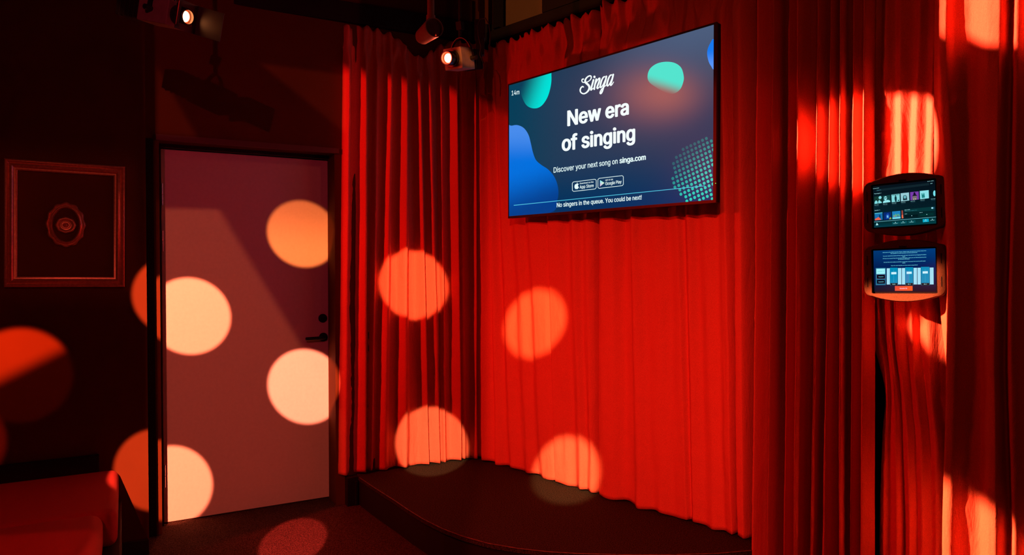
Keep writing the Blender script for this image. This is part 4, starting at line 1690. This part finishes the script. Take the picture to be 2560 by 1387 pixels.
# black upright in the corner between the two curtain runs
p_a = hit_z(1206, 1141, HS)
b = MB()
b.box(p_a + UL * -0.012 - NL * 0.08 + Z * (0.0), UL * 0.06, -NL * 0.05, Z * (CEIL - HS))
struct(b.build('trim_4', M_BLACK))


def spotlight(lens_px, depth, fdir, upd_, label, flaps, sc=1.0, back=0.30, tan_side=True):
    L0 = CAM + ray(*lens_px) * depth
    f = Vector(fdir).normalized()
    r = f.cross(Vector(upd_)).normalized()
    u = r.cross(f).normalized()
    root = empty('stage_spotlight', L0 - f * 0.1)
    tag(root, label, 'spotlight', 'spotlights under the ceiling')
    P = lambda a, b_, c: L0 + (f * a + r * b_ + u * c) * sc
    b = MB()
    hh = 0.052
    b.box(P(-0.05 - back * 0.55, -hh, -hh), f * back * 0.55 * sc, r * 2 * hh * sc, u * 2 * hh * sc)
    b.build('housing', M_TAN, root, bevel=0.004 * sc)
    b = MB()
    b.box(P(-0.05 - back, -hh * 0.85, -hh * 0.85), f * back * 0.42 * sc, r * 1.7 * hh * sc, u * 1.7 * hh * sc)
    for k in range(4):
        b.box(P(-0.06 - back * (0.62 + 0.09 * k), -hh * 0.95, -hh * 0.95), f * 0.006 * sc, r * 1.9 * hh * sc, u * 1.9 * hh * sc)
    b.build('rear_housing', M_BLACK, root, bevel=0.003 * sc)
    b = MB()
    pts = [P(-0.06, 0, 0), P(-0.03, 0, 0), P(-0.03, 0, 0), P(0.006, 0, 0), P(0.008, 0, 0), P(0.008, 0, 0), P(-0.012, 0, 0)]
    b.tube(pts, [x * sc for x in (0.040, 0.040, 0.034, 0.034, 0.032, 0.0275, 0.0272)], 32, caps=False)
    ltube = b.build('lens_tube', M_METAL, root, smooth=True)
    b = MB()
    b.tube([P(-0.016, 0, 0), P(-0.008, 0, 0), P(-0.003, 0, 0), P(-0.001, 0, 0)], [x * sc for x in (0.0215, 0.0215, 0.015, 0.004)], 28)
    b.build('lens', M_LAMP, ltube, smooth=True)
    b = MB()
    b.tube([P(-0.018, 0, 0), P(-0.0105, 0, 0)], [x * sc for x in (0.0272, 0.0272)], 28)
    b.build('lens_rim', M_LAMPR, ltube, smooth=True)
    # yoke
    b = MB()
    yk = []
    for k in range(13):
        a = math.pi * k / 12
        yk.append(P(-0.14, math.cos(a) * 0.066, 0.0 + math.sin(a) * 0.105))
    for i in range(12):
        m_ = (yk[i] + yk[i + 1]) / 2
        t = (yk[i + 1] - yk[i])
        b.cbox(m_, t * 1.08, f * 0.02 * sc, t.cross(f).normalized() * 0.003)
    for sx in (-1, 1):
        b.tube([P(-0.14, sx * 0.05, 0), P(-0.14, sx * 0.085, 0)], [0.011 * sc, 0.011 * sc], 14)
    b.build('yoke', M_METAL, root)
    topp = P(-0.14, 0, 0.105)
    b = MB()
    b.tube([topp, Vector((topp.x, topp.y, min(topp.z + 0.5, CEIL - 0.002)))], 0.009, 12)
    cz = topp.z + 0.06
    b.cbox(Vector((topp.x, topp.y, cz)), r * 0.03, f.cross(r) * 0.04, f * 0.03)
    b.build('hanging_clamp', M_BLACK, root, smooth=True)
    if flaps:
        b = MB()
        for fl in flaps:
            q_ = [P(*p) for p in fl]
            nn = (q_[1] - q_[0]).cross(q_[2] - q_[0]).normalized() * 0.0018
            b.prism([p - nn / 2 for p in q_], nn)
        b.build('barn_doors', M_TRIM, root)
    return root, P


l2, P2 = spotlight((1118, 145), 3.45, (-0.47, -0.86, -0.20), (0, 0, 1), 'lit orange spotlight hanging in the corner above the stage, glowing towards the camera',
                   [], sc=1.0, back=0.22)
l1, P1 = spotlight((467, 42), 2.75, (0.90, -0.34, -0.25), (-0.10, 0, 1), 'lit orange spotlight with a large square flap hanging above the door',
                   [[(0.0, -0.052, -0.058), (0.0, -0.052, 0.058), (0.118, -0.075, 0.050), (0.118, -0.075, -0.066)],
                    [(0.0, 0.052, -0.052), (0.0, 0.052, 0.052), (0.030, 0.075, 0.046), (0.030, 0.075, -0.046)],
                    [(0, -0.055, -0.058), (0, 0.052, -0.058), (0, 0.055, -0.033), (0, -0.055, -0.033)],
                    [(0, -0.055, 0.058), (0, 0.045, 0.058), (0, 0.055, 0.033), (0, -0.055, 0.033)],
                    [(0, -0.055, -0.055), (0, -0.033, -0.055), (0, -0.033, 0.055), (0, -0.055, 0.055)],
                    [(0, 0.058, -0.040), (0, 0.033, -0.055), (0, 0.033, 0.055), (0, 0.058, 0.040)]], sc=0.95)
# safety cables of the corner spotlight
b = MB()
ca_ = CAM + ray(1196, 90) * 3.5
pts = [ca_ + Vector((0.00, 0, 0.00)), ca_ + Vector((-0.006, 0, 0.05)), ca_ + Vector((0.008, 0, 0.085)), ca_ + Vector((0.035, 0, 0.088)), ca_ + Vector((0.052, 0, 0.06)), ca_ + Vector((0.058, 0, 0.01)),
       ca_ + Vector((0.055, 0.01, -0.05))]
b.tube(pts, 0.0028, 8)
pts = [ca_ + Vector((0.00, 0, 0.00)), ca_ + Vector((0.012, 0, -0.05)), ca_ + Vector((0.006, 0.01, -0.09)), ca_ + Vector((0.026, 0.02, -0.13))]
b.tube(pts, 0.0032, 8)
o = b.build('safety_cable', M_CABLE, smooth=True)
tag(o, 'black cable looped beside the corner spotlight', 'cable')
b = MB()
ctr = CAM + ray(1200, 75) * 3.74
b.cbox(ctr, (0.055, 0, 0), (0, 0.05, 0), (0, 0, 0.10))
b.cbox(ctr + Vector((0.01, 0, 0.10)), (0.03, 0, 0), (0, 0.03, 0), (0, 0, 0.12))
b.cbox(ctr + Vector((0.00, 0, -0.09)), (0.045, 0, 0), (0, 0.04, 0), (0, 0, 0.09))
b.tube([ctr + Vector((0.0, 0, 0.1)), Vector((ctr.x, ctr.y, CEIL - 0.002))], 0.012, 12)
o = b.build('lamp_bracket', M_BLACK, bevel=0.003)
tag(o, 'black mounting bracket behind the corner spotlight', 'bracket')

# unlit grey track spotlight on its stem
TS = 3.3
stem_t = CAM + ray(1078, -40) * TS
stem_b = CAM + ray(1077, 66) * TS
ts = empty('track_spotlight', stem_b)
tag(ts, 'unlit grey cylinder spotlight on a stem above the corner spotlight', 'spotlight')
b = MB()
b.tube([Vector((stem_b.x, stem_b.y, CEIL - 0.002)), Vector((stem_b.x, stem_b.y, stem_b.z + 0.05)), Vector((stem_b.x, stem_b.y, stem_b.z + 0.05)), stem_b], [0.0165, 0.0165, 0.021, 0.021], 20)
b.build('stem', M_PIPE, ts, smooth=True)
hA = CAM + ray(1056, 92) * (TS + 0.05)
hB = CAM + ray(1086, 68) * (TS - 0.06)
ax = (hB - hA).normalized()
b = MB()
b.tube([hA - ax * 0.02, hA, hB, hB, hB - ax * 0.012], [0.026, 0.036, 0.046, 0.042, 0.040], 32, caps=False)
b.tube([hA - ax * 0.0205, hA - ax * 0.02], [0.001, 0.026], 32, caps=False)
b.build('head', M_PIPE, ts, smooth=True)
b = MB()
b.tube([hB - ax * 0.014, hB - ax * 0.010, hB - ax * 0.004], [0.040, 0.040, 0.02], 28)
b.build('front_glass', M_GLASS, ts, smooth=True)

# ------------------------------------------------------------------ light of the two visible spotlights
Lw1 = P1(0.135, 0.01, 0)


def rcur(x, y):
    return hit_pl(x, y, PR + N2 * 0.03, N2)


def rcur2(x, y):
    return hit_pl(x, y, PR + N2 * 0.14, N2)


lamp('light_spot_over_door', Lw1, discs=[
    (rcur(2205, 358), 0.190, 0.35, (4.6, 1.0, 0.55)),
    (rcur(2395, 785), 0.165, 0.9, (4.5, 0.90, 0.40), None, AND(half(Lw1, rcur2(2380, 300), rcur2(2385, 900), rcur(2200, 600), 0.004),
                                                                             half(Lw1, rcur2(2190, 742), rcur2(2340, 684), rcur2(2300, 900), 0.006))),
    (rcur2(2670, -80), 0.24, 0.35, (3.4, 0.62, 0.32), None, half(Lw1, rcur2(2400, 0), rcur2(2405, 300), rcur2(2560, 200), 0.004)),
    (rcur2(2490, 1450), 0.20, 0.9, (3.8, 1.05, 0.45)),
], floods=[((0.022, 0.0003, 0.0002), half(Lw1, rcur(1900, 200), rcur(1900, 900), rcur(2300, 500), 0.01))], size=0.02)
lamp('light_spot_in_corner', P2(0.03, 0, 0), floods=[((0.0020, 0.0002, 0.0001), None)], size=0.03)

for o in bpy.data.objects:
    if '_o' in o:
        del o['_o']
